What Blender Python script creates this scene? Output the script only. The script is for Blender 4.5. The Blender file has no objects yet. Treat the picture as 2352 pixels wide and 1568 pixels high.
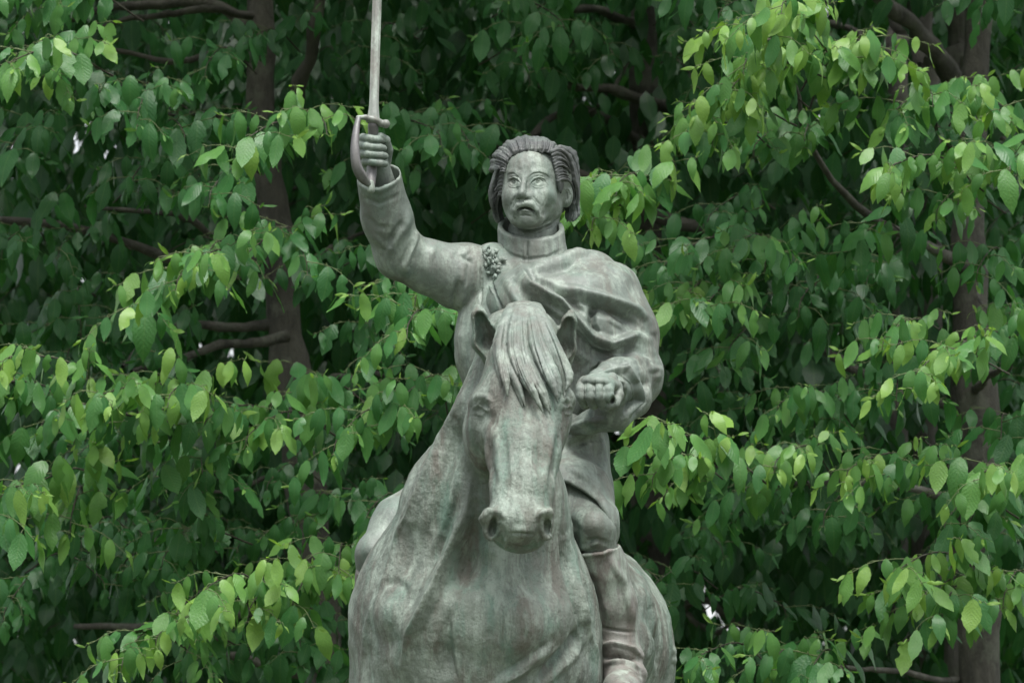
import bpy, math, random
import numpy as np
from mathutils import Vector, Matrix

# ------------------------------------------------------------------ camera
scene = bpy.context.scene
PITCH = math.radians(9.0)
CAM = np.array([0.0, -16.0, 1.7])
AX = 16.0 / math.cos(PITCH)              # distance along the optical axis to the statue plane (y = 0)
PPM = 700.0                              # photo pixels (2352 wide) per metre at the statue plane
FPX = AX * PPM
cam_data = bpy.data.cameras.new("camera")
cam = bpy.data.objects.new("camera", cam_data)
scene.collection.objects.link(cam)
cam.location = CAM
cam.rotation_euler = (math.pi / 2 + PITCH, 0, 0)
cam_data.sensor_width = 36.0
cam_data.lens = 36.0 * FPX / 2352.0
cam_data.clip_end = 2000
cam_data.dof.use_dof = True
cam_data.dof.focus_distance = 16.2
cam_data.dof.aperture_fstop = 5.6
scene.camera = cam

# ------------------------------------------------------------------ light
SUN_ELEV, SUN_ROT = math.radians(66), math.radians(168)
world = bpy.data.worlds.new("World")
scene.world = world
world.use_nodes = True
wn = world.node_tree
bg = wn.nodes["Background"]
sky = wn.nodes.new("ShaderNodeTexSky")
sky.sky_type = 'NISHITA'
sky.sun_disc = False
sky.sun_elevation = SUN_ELEV
sky.sun_rotation = SUN_ROT
sky.air_density = 1.3
sky.dust_density = 2.5
hs = wn.nodes.new("ShaderNodeHueSaturation")      # an overcast sky is nearly colourless
hs.inputs["Saturation"].default_value = 0.22
wn.links.new(sky.outputs[0], hs.inputs["Color"])
wn.links.new(hs.outputs[0], bg.inputs["Color"])
bg.inputs["Strength"].default_value = 0.065
sun_data = bpy.data.lights.new("sun", 'SUN')
sun_data.energy = 1.5
sun_data.angle = math.radians(28)
sun_data.color = (1.0, 0.985, 0.955)
sun = bpy.data.objects.new("sun", sun_data)
scene.collection.objects.link(sun)
sd = Vector((math.sin(SUN_ROT) * math.cos(SUN_ELEV), math.cos(SUN_ROT) * math.cos(SUN_ELEV), math.sin(SUN_ELEV)))   # high, behind the camera, a little to the right
sun.rotation_euler = sd.to_track_quat('Z', 'Y').to_euler()
scene.view_settings.view_transform = 'Standard'
scene.view_settings.look = 'None'
scene.view_settings.gamma = 1.0
scene.view_settings.exposure = 1.93
try:
    scene.view_settings.use_curve_mapping = False
except Exception:
    pass
cy = scene.cycles
cy.max_bounces = 6
cy.diffuse_bounces = 3
cy.transmission_bounces = 3
cy.use_denoising = True

# ------------------------------------------------------------------ places: photo pixel + distance -> world point
CP, SP = math.cos(PITCH), math.sin(PITCH)


def Q(px, py, y):
    a, b = (px - 1176.0) / FPX, (784.0 - py) / FPX
    dx, dy, dz = a, CP - b * SP, SP + b * CP
    t = (y - CAM[1]) / dy
    return np.array([CAM[0] + dx * t, y, CAM[2] + dz * t])


def project(V):
    d = V - CAM
    ax = d[:, 1] * CP + d[:, 2] * SP
    up = -d[:, 1] * SP + d[:, 2] * CP
    return 1176.0 + d[:, 0] / ax * FPX, 784.0 - up / ax * FPX


def M(px, y=0.0):                         # pixels to metres at distance y
    return px / PPM * (16.0 + y) / 16.0


# ------------------------------------------------------------------ materials
def new_mat(name):
    m = bpy.data.materials.new(name)
    m.use_nodes = True
    nt = m.node_tree
    return m, nt, nt.nodes["Principled BSDF"]


def N(nt, t, **kw):
    n = nt.nodes.new(t)
    for k, v in kw.items():
        setattr(n, k, v)
    return n


def ramp(nt, src, stops):
    r = N(nt, "ShaderNodeValToRGB")
    el = r.color_ramp.elements
    while len(el) < len(stops):
        el.new(0.5)
    for e, (p, c) in zip(el, stops):
        e.position = p
        e.color = (c[0], c[1], c[2], 1) if not isinstance(c, float) else (c, c, c, 1)
    nt.links.new(src, r.inputs[0])
    return r.outputs[0]


def noise(nt, vec, scale, detail=4, rough=0.55, stretch=None, off=(0, 0, 0)):
    if stretch:
        mp = N(nt, "ShaderNodeMapping")
        mp.inputs["Scale"].default_value = stretch
        mp.inputs["Location"].default_value = off
        nt.links.new(vec, mp.inputs["Vector"])
        vec = mp.outputs[0]
    n = N(nt, "ShaderNodeTexNoise")
    n.inputs["Scale"].default_value = scale
    n.inputs["Detail"].default_value = detail
    n.inputs["Roughness"].default_value = rough
    nt.links.new(vec, n.inputs["Vector"])
    return n.outputs[0]


def mix(nt, fac, a, b, mode='MIX'):
    m = N(nt, "ShaderNodeMix", data_type='RGBA', blend_type=mode)
    for sock, v in ((m.inputs[0], fac), (m.inputs[6], a), (m.inputs[7], b)):
        if isinstance(v, (int, float)):
            sock.default_value = v
        elif isinstance(v, tuple):
            sock.default_value = (*v, 1)
        else:
            nt.links.new(v, sock)
    return m.outputs[2]


def bronze_material(name, base=(0.132, 0.158, 0.136), brown=0.55, green=0.5, pale=0.7, bump=1.0, rough=0.56):
    m, nt, b = new_mat(name)
    tc = N(nt, "ShaderNodeTexCoord").outputs["Object"]
    big = noise(nt, tc, 3.2, 5, 0.6)
    c = mix(nt, ramp(nt, big, [(0.33, 0.0), (0.68, 1.0)]), tuple(x * 0.70 for x in base), tuple(x * 1.25 for x in base))
    st = noise(nt, tc, 12.0, 6, 0.65, (1, 1, 0.12))
    c = mix(nt, ramp(nt, st, [(0.47, 0.0), (0.62, 0.9 * brown)]), c, (0.092, 0.078, 0.062))
    mv = noise(nt, tc, 5.0, 5, 0.6, (1, 1, 0.45), (3, 1, 7))
    c = mix(nt, ramp(nt, mv, [(0.50, 0.0), (0.70, 0.55 * brown)]), c, (0.136, 0.140, 0.124))
    vg = noise(nt, tc, 9.0, 7, 0.7, (1, 1, 0.22), (9, 5, 2))
    c = mix(nt, ramp(nt, vg, [(0.50, 0.0), (0.66, 0.8 * green)]), c, (0.115, 0.195, 0.150))
    pl = noise(nt, tc, 15.0, 8, 0.75, (1, 1, 0.20), (2, 8, 4))
    c = mix(nt, ramp(nt, pl, [(0.49, 0.0), (0.63, 1.0 * pale)]), c, (0.265, 0.315, 0.265))
    fine = noise(nt, tc, 95.0, 6, 0.75)
    c = mix(nt, ramp(nt, fine, [(0.34, 0.45), (0.46, 0.0)]), c, (0.055, 0.055, 0.05))
    nt.links.new(c, b.inputs["Base Color"])
    b.inputs["Metallic"].default_value = 0.0
    nt.links.new(ramp(nt, st, [(0.3, rough - 0.12), (0.75, rough + 0.14)]), b.inputs["Roughness"])
    b.inputs["Specular IOR Level"].default_value = 0.45
    # cast surface: pits, tooling and low lumps
    h1 = noise(nt, tc, 60.0, 6, 0.7, (1, 1, 0.6))
    h2 = noise(nt, tc, 14.0, 4, 0.6)
    add = N(nt, "ShaderNodeMath", operation='MULTIPLY_ADD')
    nt.links.new(h2, add.inputs[0])
    add.inputs[1].default_value = 1.6
    nt.links.new(h1, add.inputs[2])
    bp = N(nt, "ShaderNodeBump")
    bp.inputs["Strength"].default_value = 0.30 * bump
    bp.inputs["Distance"].default_value = 0.012
    nt.links.new(add.outputs[0], bp.inputs["Height"])
    nt.links.new(bp.outputs[0], b.inputs["Normal"])
    return m


# ------------------------------------------------------------------ scene objects
def link(o, parent=None):
    scene.collection.objects.link(o)
    if parent is not None:
        o.parent = parent
    return o


def tag(o, label=None, cat=None, group=None, kind=None):
    for k, v in (("label", label), ("category", cat), ("group", group), ("kind", kind)):
        if v:
            o[k] = v
    return o


def raw_mesh(name, V, F, mat=None, smooth=True):
    """V (n,3), F (m,3|4) arrays -> mesh data, filled fast."""
    V = np.asarray(V, np.float32)
    F = np.asarray(F, np.int32)
    me = bpy.data.meshes.new(name)
    k = F.shape[1]
    me.vertices.add(len(V))
    me.vertices.foreach_set("co", V.ravel())
    me.loops.add(F.size)
    me.loops.foreach_set("vertex_index", F.ravel())
    me.polygons.add(len(F))
    me.polygons.foreach_set("loop_start", np.arange(0, F.size, k, dtype=np.int32))
    me.polygons.foreach_set("use_smooth", np.full(len(F), smooth))
    me.update(calc_edges=True)
    me.validate()
    if mat:
        me.materials.append(mat)
    return me


# ------------------------------------------------------------------ sculpting: signed distance fields -> mesh
class Sculpt:
    """Clay: round limbs, ellipsoids and cuts, blended; then chisel strokes laid over the skin."""

    def __init__(self):
        self.ops = []

    # -- clay
    def limb(self, pts, k=0.02, mode='u', fy=1.0):
        """pts: (px, py, depth y, radius px) - a tapered round bar through them."""
        P = [(Q(p[0], p[1], p[2]), M(p[3], p[2])) for p in pts]
        if len(P) == 1:
            P = P * 2
        for (a, ra), (b, rb) in zip(P[:-1], P[1:]):
            self.ops.append(('l', (a, b, ra, rb, fy), k, mode))
        return self

    def ball(self, c, r, k=0.02, mode='u', rot=(0, 0, 0)):
        """c: (px, py, y); r: radii in px (across, deep, tall); rot degrees: tilt about the view axis, yaw, nod."""
        ry, rz, rx = (math.radians(v) for v in rot)
        R = Matrix.Rotation(rz, 3, 'Z') @ Matrix.Rotation(ry, 3, 'Y') @ Matrix.Rotation(rx, 3, 'X')
        self.ops.append(('e', (Q(*c), np.array([M(v, c[2]) for v in r]), np.array(R)), k, mode))
        return self

    def half(self, c, n, k=0.01, mode='s'):
        n = np.array(n, float)
        self.ops.append(('p', (Q(*c), n / np.linalg.norm(n)), k, mode))
        return self

    @staticmethod
    def _d(op, P):
        t, a = op[0], op[1]
        if t == 'l':
            A, B, ra, rb, fy = a
            if fy != 1.0:
                s = np.array([1, 1 / fy, 1], np.float32)
                P = P * s
                A, B = A * s, B * s
            ba = (B - A).astype(np.float32)
            pa = P - A.astype(np.float32)
            L = float(ba @ ba)
            h = np.clip(pa @ ba / L, 0, 1) if L > 1e-12 else np.zeros(len(P), np.float32)
            d = np.sqrt(((pa - h[:, None] * ba) ** 2).sum(1)) - (ra + (rb - ra) * h)
            return d * min(1.0, fy) if fy < 1 else d
        if t == 'e':
            c, r, R = a
            q = (P - c.astype(np.float32)) @ R.astype(np.float32)
            k0 = np.sqrt(((q / r) ** 2).sum(1))
            k1 = np.sqrt(((q / (r * r)) ** 2).sum(1)) + 1e-9
            return np.maximum(k0 * (k0 - 1) / k1, -r.min())
        c, n = a
        return (P - c) @ n

    def field(self, P, near=None, centres=None, reach=0.0, npts=1):
        """P: (blocks*npts, 3). Skips every op on blocks it cannot change."""
        D = np.full(len(P), 1e3, np.float32)
        for op in self.ops:
            k, mode = op[2], op[3]
            if centres is not None:
                m = self._d(op, centres) < k + reach
                if not m.any():
                    continue
                idx = (np.nonzero(m)[0][:, None] * npts + np.arange(npts)).ravel()
                d1, d2 = D[idx], self._d(op, P[idx]).astype(np.float32)
            else:
                idx, d1, d2 = slice(None), D, self._d(op, P).astype(np.float32)
            if mode == 'u':
                h = np.maximum(k - np.abs(d1 - d2), 0) / k
                D[idx] = np.minimum(d1, d2) - h * h * k * 0.25
            elif mode == 's':
                h = np.maximum(k - np.abs(d1 + d2), 0) / k
                D[idx] = np.maximum(d1, -d2) + h * h * k * 0.25
        return D

    def mesh(self, vox, slack=3.2):
        lo, hi = np.full(3, 1e9), np.full(3, -1e9)
        for t, a, k, mode in self.ops:
            if mode != 'u':
                continue
            if t == 'l':
                for c, r in ((a[0], a[2]), (a[1], a[3])):
                    e = r * max(1, a[4]) + k
                    lo, hi = np.minimum(lo, c - e), np.maximum(hi, c + e)
            elif t == 'e':
                e = a[1].max() + k
                lo, hi = np.minimum(lo, a[0] - e), np.maximum(hi, a[0] + e)
        B = 8
        bs = B * vox
        nb = np.ceil((hi - lo) / bs).astype(int) + 1
        g = np.stack(np.meshgrid(*[np.arange(n) for n in nb], indexing='ij'), -1).reshape(-1, 3)
        C = (lo + (g + 0.5) * bs).astype(np.float32)
        diag = bs * 0.87
        keep = np.abs(self.field(C)) < diag * slack
        g, C = g[keep], C[keep]
        off = np.stack(np.meshgrid(*[np.arange(B + 1)] * 3, indexing='ij'), -1).reshape(-1, 3)
        n = B + 1
        keys, verts, edges = [], [], []
        big = 1 << 20
        for s in range(0, len(g), 1500):
            gb = g[s:s + 1500]
            P = (lo + (gb[:, None] * B + off[None]) * vox).astype(np.float32).reshape(-1, 3)
            D = self.field(P, centres=C[s:s + 1500], reach=diag * slack, npts=n ** 3).reshape(-1, n, n, n)
            inside = D < 0
            cells = [inside[:, i:n - 1 + i, j:n - 1 + j, q:n - 1 + q] for i in (0, 1) for j in (0, 1) for q in (0, 1)]
            cnt = sum(c.astype(np.int8) for c in cells)
            w = np.nonzero((cnt > 0) & (cnt < 8))
            if not len(w[0]):
                continue
            b, i, j, q = w
            acc = np.zeros((len(b), 3))
            num = np.zeros(len(b))
            for ax in range(3):
                for u in (0, 1):
                    for v in (0, 1):
                        o = [0, 0, 0]
                        o1, o2 = [x for x in range(3) if x != ax]
                        o[o1], o[o2] = u, v
                        d0 = D[b, i + o[0], j + o[1], q + o[2]]
                        o_ = list(o)
                        o_[ax] = 1
                        d1 = D[b, i + o_[0], j + o_[1], q + o_[2]]
                        cr = (d0 < 0) != (d1 < 0)
                        t = np.where(cr, d0 / np.where(cr, d0 - d1, 1), 0)
                        p = np.tile(np.array(o, float), (len(b), 1))
                        p[:, ax] = t
                        acc += p * cr[:, None]
                        num += cr
            ijk = gb[b] * B + np.stack([i, j, q], 1)
            keys.append((ijk[:, 0].astype(np.int64) * big + ijk[:, 1]) * big + ijk[:, 2])
            verts.append(lo + (ijk + acc / num[:, None]) * vox)
            for ax in range(3):
                sl0 = inside[:, :B, :B, :B]
                sh = [slice(0, B)] * 3
                sh[ax] = slice(1, B + 1)
                sl1 = inside[(slice(None), *sh)]
                e = np.nonzero(sl0 != sl1)
                if len(e[0]):
                    gi = gb[e[0]] * B + np.stack(e[1:], 1)
                    edges.append((ax, gi, sl0[e]))
        keys, verts = np.concatenate(keys), np.concatenate(verts)
        order = np.argsort(keys)
        keys, verts = keys[order], verts[order]
        faces = []
        for ax, gi, ins in edges:
            o1, o2 = (ax + 1) % 3, (ax + 2) % 3
            quad, ok = [], np.ones(len(gi), bool)
            for du, dv in ((0, 0), (-1, 0), (-1, -1), (0, -1)):
                c = gi.astype(np.int64).copy()
                c[:, o1] += du
                c[:, o2] += dv
                kk = (c[:, 0] * big + c[:, 1]) * big + c[:, 2]
                p = np.clip(np.searchsorted(keys, kk), 0, len(keys) - 1)
                ok &= keys[p] == kk
                quad.append(p)
            f = np.stack(quad, 1)
            f[~ins] = f[~ins][:, ::-1]
            faces.append(f[ok])
        self.V, self.F = verts, np.concatenate(faces)
        self.base = self.V.copy()
        self.uv = project(self.V)
        return self

    # -- chisel
    def normals(self):
        V, F = self.V, self.F
        n = np.cross(V[F[:, 2]] - V[F[:, 0]], V[F[:, 3]] - V[F[:, 1]])
        vn = np.zeros_like(V)
        for i in range(4):
            for a in range(3):
                vn[:, a] += np.bincount(F[:, i], n[:, a], len(V))
        return vn / (np.linalg.norm(vn, axis=1)[:, None] + 1e-12)

    def begin(self):
        self.n = self.normals()
        self.uv = project(self.V)
        view = CAM - self.V
        view /= np.linalg.norm(view, axis=1)[:, None]
        f = (self.n * view).sum(1)
        self.front = np.clip((f - 0.02) / 0.3, 0, 1)
        return self

    def stroke(self, pts, w, h, wr=None, ends=0.25, ymax=None, ymin=None):
        """pts in photo pixels; w (left of travel) and wr (right) half-widths and height h in pixels."""
        wr = w if wr is None else wr
        px, py = self.uv
        P = np.array([p[:2] for p in pts], float)
        W = max(w, wr)
        m = (px > P[:, 0].min() - W) & (px < P[:, 0].max() + W) & (py > P[:, 1].min() - W) & (py < P[:, 1].max() + W) & (self.front > 0)
        if ymax is not None:
            m &= self.base[:, 1] < ymax
        if ymin is not None:
            m &= self.base[:, 1] > ymin
        i = np.nonzero(m)[0]
        if not len(i):
            return self
        X = np.stack([px[i], py[i]], 1)
        best = np.full(len(i), 1e9)
        side = np.zeros(len(i))
        tt = np.zeros(len(i))
        seg = np.linalg.norm(np.diff(P, axis=0), axis=1)
        L = seg.sum()
        s0 = 0
        for a, b, l in zip(P[:-1], P[1:], seg):
            d = b - a
            t = np.clip((X - a) @ d / (l * l), 0, 1)
            v = X - (a + t[:, None] * d)
            dist = np.linalg.norm(v, axis=1)
            u = dist < best
            best[u] = dist[u]
            side[u] = (d[0] * v[u, 1] - d[1] * v[u, 0])
            tt[u] = (s0 + t[u] * l) / L
            s0 += l
        ww = np.where(side > 0, wr, w)
        x = np.clip(best / ww, 0, 1)
        amp = (1 - x * x) ** 2
        if ends:
            amp *= np.clip(tt / ends, 0.15, 1) * np.clip((1 - tt) / ends, 0.15, 1)
        self.V[i] += self.n[i] * (amp * self.front[i] * self._soft(i, ymax, ymin) * M(h))[:, None]
        return self

    def _soft(self, i, ymax, ymin):
        s = np.ones(len(self.V[i]))
        if ymax is not None:
            s *= np.clip((ymax - self.base[i, 1]) / .05, 0, 1)
        if ymin is not None:
            s *= np.clip((self.base[i, 1] - ymin) / .05, 0, 1)
        return s

    def dab(self, c, r, h, ang=0, ymax=None, ymin=None, hard=2):
        px, py = self.uv
        rx, ry = r if isinstance(r, tuple) else (r, r)
        ca, sa = math.cos(math.radians(ang)), math.sin(math.radians(ang))
        dx, dy = px - c[0], py - c[1]
        x = ((dx * ca + dy * sa) / rx) ** 2 + ((-dx * sa + dy * ca) / ry) ** 2
        m = (x < 1) & (self.front > 0)
        if ymax is not None:
            m &= self.base[:, 1] < ymax
        if ymin is not None:
            m &= self.base[:, 1] > ymin
        self.V[m] += self.n[m] * ((1 - x[m]) ** hard * self.front[m] * self._soft(m, ymax, ymin) * M(h))[:, None]
        return self

    def lumps(self, size, h, seed=0, zs=1.0):
        """Uneven hand-modelled skin: a few sums of sines, amplitude in px."""
        rng = np.random.default_rng(seed)
        a = np.zeros(len(self.V))
        for _ in range(14):
            k = rng.normal(size=3)
            k *= np.array([1, 1, zs]) * 2 * math.pi / (size * rng.uniform(0.6, 1.6)) / np.linalg.norm(k)
            a += np.sin(self.V @ k + rng.uniform(0, 6.28))
        self.V += self.n * (a / 14 ** 0.5 * M(h))[:, None]
        return self

    def relax(self, n=1, f=0.5):
        F = self.F
        for _ in range(n):
            acc, cnt = np.zeros_like(self.V), np.zeros(len(self.V))
            for i in range(4):
                for nb in ((i + 1) % 4, (i + 3) % 4):
                    for a in range(3):
                        acc[:, a] += np.bincount(F[:, i], self.V[F[:, nb], a], len(self.V))
                    cnt += np.bincount(F[:, i], minlength=len(self.V))
            self.V += f * (acc / np.maximum(cnt, 1)[:, None] - self.V)
        return self

    def at(self, px, py, out=0.0, r=4):
        """The point of the skin seen at a photo pixel, lifted towards the viewer."""
        m = (abs(self.uv[0] - px) < r) & (abs(self.uv[1] - py) < r) & (self.front > 0)
        if not m.any():
            return None
        return Q(px, py, self.V[m, 1].min() - out)

    def build(self, name, mat, parent=None, origin=(0, 0, 0)):
        me = raw_mesh(name, self.V - np.array(origin), self.F, mat)
        return link(bpy.data.objects.new(name, me), parent)


def tube_mesh(paths, sides=6):
    """paths: list of (points (n,3), radii (n)) -> joined V, F of tubes with closed tips."""
    VV, FF, base = [], [], 0
    ang = np.linspace(0, 2 * math.pi, sides, endpoint=False)
    for P, R in paths:
        P = np.asarray(P, float)
        R = np.asarray(R, float)
        T = np.gradient(P, axis=0)
        T /= np.linalg.norm(T, axis=1)[:, None] + 1e-12
        ref = np.array([0.31, 0.17, 0.93]) if abs(T[0][2]) < 0.9 else np.array([0.93, 0.2, 0.1])
        U = np.cross(T, ref)
        U /= np.linalg.norm(U, axis=1)[:, None] + 1e-12
        W = np.cross(T, U)
        ring = P[:, None] + R[:, None, None] * (np.cos(ang)[None, :, None] * U[:, None] + np.sin(ang)[None, :, None] * W[:, None])
        n = len(P)
        VV.append(ring.reshape(-1, 3))
        i = np.arange(n - 1)[:, None] * sides
        j = np.arange(sides)[None]
        a = i + j
        b = i + (j + 1) % sides
        FF.append(np.stack([a, b, b + sides, a + sides], -1).reshape(-1, 4) + base)
        base += n * sides
    return np.concatenate(VV), np.concatenate(FF)


def spline(pts, n):
    """Catmull-Rom through rows of pts (any columns), n samples."""
    P = np.asarray(pts, float)
    if len(P) == 2:
        t = np.linspace(0, 1, n)[:, None]
        return P[0] * (1 - t) + P[1] * t
    E = np.vstack([2 * P[0] - P[1], P, 2 * P[-1] - P[-2]])
    t = np.linspace(0, len(P) - 1 - 1e-9, n)
    i = t.astype(int)
    f = (t - i)[:, None]
    a, b, c, d = E[i], E[i + 1], E[i + 2], E[i + 3]
    return 0.5 * (2 * b + (c - a) * f + (2 * a - 5 * b + 4 * c - d) * f ** 2 + (3 * b - a - 3 * c + d) * f ** 3)

# ------------------------------------------------------------------ the statue
BRONZE = bronze_material("patinated_bronze")
BRONZE_HORSE = bronze_material("horse_bronze", (0.128, 0.154, 0.126), 0.8, 1.0, 0.8, 2.2)
BRONZE_BOOT = bronze_material("boot_bronze", (0.195, 0.182, 0.166), 0.9, 0.3, 0.8, 0.9)
BRONZE_DARK = bronze_material("hair_bronze", (0.058, 0.063, 0.062), 0.15, 0.2, 0.2, 0.7)
BRONZE_BLADE = bronze_material("blade_bronze", (0.165, 0.182, 0.160), 0.6, 0.5, 0.8, 0.5, 0.42)
BRONZE_GUARD = bronze_material("guard_bronze", (0.108, 0.104, 0.106), 0.3, 0.1, 0.3, 0.5, 0.45)
BASE = Q(1176, 2400, 0.0)
statue = link(bpy.data.objects.new("equestrian_statue", None))
statue.location = BASE
tag(statue, "weathered grey-green bronze rider with raised sabre on a horse", "statue")

# ---- horse
h = Sculpt()
h.limb([(1186, 800, -.72, 88), (1156, 960, -.66, 108), (1114, 1180, -.50, 190), (1090, 1420, -.32, 279), (1094, 1640, -.18, 292)], .05)
h.limb([(1140, 1460, .1, 288), (1278, 1490, .85, 268)], .12)
h.limb([(1096, 1440, -.50, 205), (1100, 1600, -.42, 220)], .10)                 # breast
h.limb([(1206, 790, -.84, 86), (1204, 930, -.98, 99), (1202, 1040, -1.07, 82), (1200, 1120, -1.13, 69), (1191, 1195, -1.17, 70)], .03, fy=.85)
h.ball((1133, 985, -.86), (69, 120, 104), .06, rot=(4, 0, 0))                  # jaws
h.ball((1246, 980, -.88), (57, 115, 100), .06)
h.ball((1192, 1200, -1.175), (76, 64, 50), .03)                                  # muzzle
h.ball((1200, 1243, -1.13), (46, 60, 27), .02)
h.ball((1106, 918, -.965), (20, 34, 13), .04, rot=(-14, 0, 0))                  # brows
h.ball((1301, 915, -.965), (18, 34, 13), .04, rot=(14, 0, 0))
h.ball((1194, 756, -.70), (82, 84, 50), .03)                                    # crest of the mane
for x, y, yy, r in ((1130, 1192, -1.245, 20), (1257, 1192, -1.245, 18)):          # nostril wings
    h.limb([(x - 6, y - 8, yy, r), (x - 4, y + 34, yy + .02, r * .75)], .025)
for s, P in ((1, [(1134, 832, -.80, 22), (1117, 782, -.84, 33), (1101, 726, -.86, 19), (1096, 706, -.86, 10)]),
             (-1, [(1286, 856, -.78, 20), (1294, 798, -.83, 30), (1308, 738, -.86, 17), (1312, 720, -.86, 9)])):
    h.limb(P, .010, fy=1.25)
    h.limb([(1128 if s > 0 else 1288, 814 if s > 0 else 830, -.88, 16), (P[1][0] + s * 2, P[1][1] - 2, -.872, 26), (P[2][0] + s * 1, P[2][1] + 2, -.878, 12)], .006, 's', 1.5)
h.ball((1131, 1206, -1.31), (13, 74, 30), .006, 's', rot=(10, 0, 0))            # nostrils
h.ball((1259, 1206, -1.31), (12, 74, 29), .006, 's', rot=(-8, 0, 0))
h.limb([(1150, 1256, -1.25, 3.5), (1196, 1250, -1.27, 3.5), (1240, 1253, -1.25, 3.5)], .02, 's')   # mouth
# legs, below the frame
for pts in ([(960, 1600, -.40, 115), (945, 1850, -.46, 72), (940, 2000, -.48, 58), (938, 2200, -.42, 38), (938, 2330, -.44, 44), (938, 2385, -.50, 56)],
            [(1240, 1600, -.36, 115), (1250, 1850, -.42, 72), (1252, 2000, -.44, 58), (1254, 2200, -.38, 38), (1254, 2330, -.40, 44), (1254, 2385, -.46, 56)],
            [(1180, 1560, .85, 190), (1150, 1800, .80, 105), (1140, 2020, 1.12, 58), (1142, 2280, 1.02, 42), (1142, 2385, .95, 56)],
            [(1395, 1580, .85, 140), (1440, 1800, .80, 105), (1445, 2020, 1.12, 58), (1444, 2280, 1.02, 42), (1444, 2385, .95, 56)],
            [(1290, 1420, 1.20, 60), (1300, 1560, 1.42, 62), (1302, 1900, 1.46, 60), (1300, 2180, 1.40, 22)]):
    h.limb(pts, .08)
h.half((1176, 2400, 0), (0, 0, 1), .004)
h.mesh(.0050).begin()
NK = dict(ymin=-.80)
for P, w, hh, wr in [
        # neck: long muscle folds from jaw to breast
        ([(1098, 850), (1040, 960), (985, 1080), (925, 1220), (880, 1340)], 30, 9, 22),
        ([(1092, 900), (1040, 1040), (1000, 1180), (965, 1300)], 26, -9, 24),
        ([(1088, 1070), (1072, 1180), (1030, 1290), (985, 1385), (945, 1460), (925, 1568)], 20, 17, 40),
        ([(1060, 1100), (1030, 1210), (985, 1300), (960, 1360)], 30, -9, 20),
        ([(1100, 1130), (1090, 1240), (1050, 1340), (1020, 1400)], 36, -15, 36),
        ([(1035, 1390), (1022, 1460), (1030, 1568)], 22, -11, 24),
        ([(878, 1345), (910, 1336), (940, 1360)], 16, -4, 14),
        ([(1270, 1470), (1215, 1520), (1150, 1566), (1120, 1590)], 26, 13, 18),
        ([(1345, 1420), (1290, 1500), (1230, 1568)], 24, -14, 20),
        ([(1300, 1230), (1318, 1300), (1326, 1370), (1338, 1440), (1366, 1520), (1374, 1568)], 9, 11, 26),
        ([(1286, 1230), (1300, 1320), (1312, 1400), (1340, 1470)], 26, -13, 8),
        ([(1340, 1370), (1336, 1440), (1310, 1500), (1250, 1568)], 20, 9, 24)]:
    h.stroke(P, w, hh * 1.35, wr, **NK)
for P, w, hh in [([(1086, 1080), (1070, 1180), (1030, 1285), (988, 1378), (945, 1460), (925, 1568)], 8, 8), ([(1090, 870), (1030, 985), (975, 1105), (915, 1240), (872, 1350)], 8, 5),
                 ([(1060, 1100), (1025, 1220), (985, 1320)], 7, -6), ([(1068, 1190), (1040, 1290), (1005, 1370)], 8, -7), ([(1000, 1010), (960, 1120), (920, 1220)], 7, -5),
                 ([(1044, 1376), (1030, 1420), (1034, 1500), (1050, 1568)], 8, -8), ([(1040, 1372), (1080, 1350), (1130, 1345)], 10, -6), ([(1285, 1474), (1220, 1528), (1150, 1572)], 7, 7),
                 ([(1265, 1490), (1200, 1545)], 7, -7), ([(1322, 1330), (1330, 1400), (1345, 1460), (1370, 1530)], 6, 6),
                 ([(1080, 960), (1040, 1060), (1010, 1130)], 8, 5), ([(860, 1380), (838, 1450), (832, 1540)], 8, 5)]:
    h.stroke(P, w, hh, **NK)
h.dab((900, 1412), (62, 72), 20, -20, **NK)
h.dab((905, 1520), (70, 70), 8, **NK)
h.dab((1190, 1440), (160, 105), 30, -8, **NK)
h.dab((1110, 1440), (85, 80), 9, **NK)
h.dab((1290, 1400), (55, 100), 10, 10, **NK)
h.dab((1090, 1310), (70, 60), -20, **NK)
h.dab((1010, 1520), (40, 70), -9, 20, **NK)
h.dab((940, 1290), (34, 60), -9, 20, **NK)
h.dab((1335, 1540), (55, 70), 12, **NK)
h.dab((800, 1480), (16, 26), 7, **NK)
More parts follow.
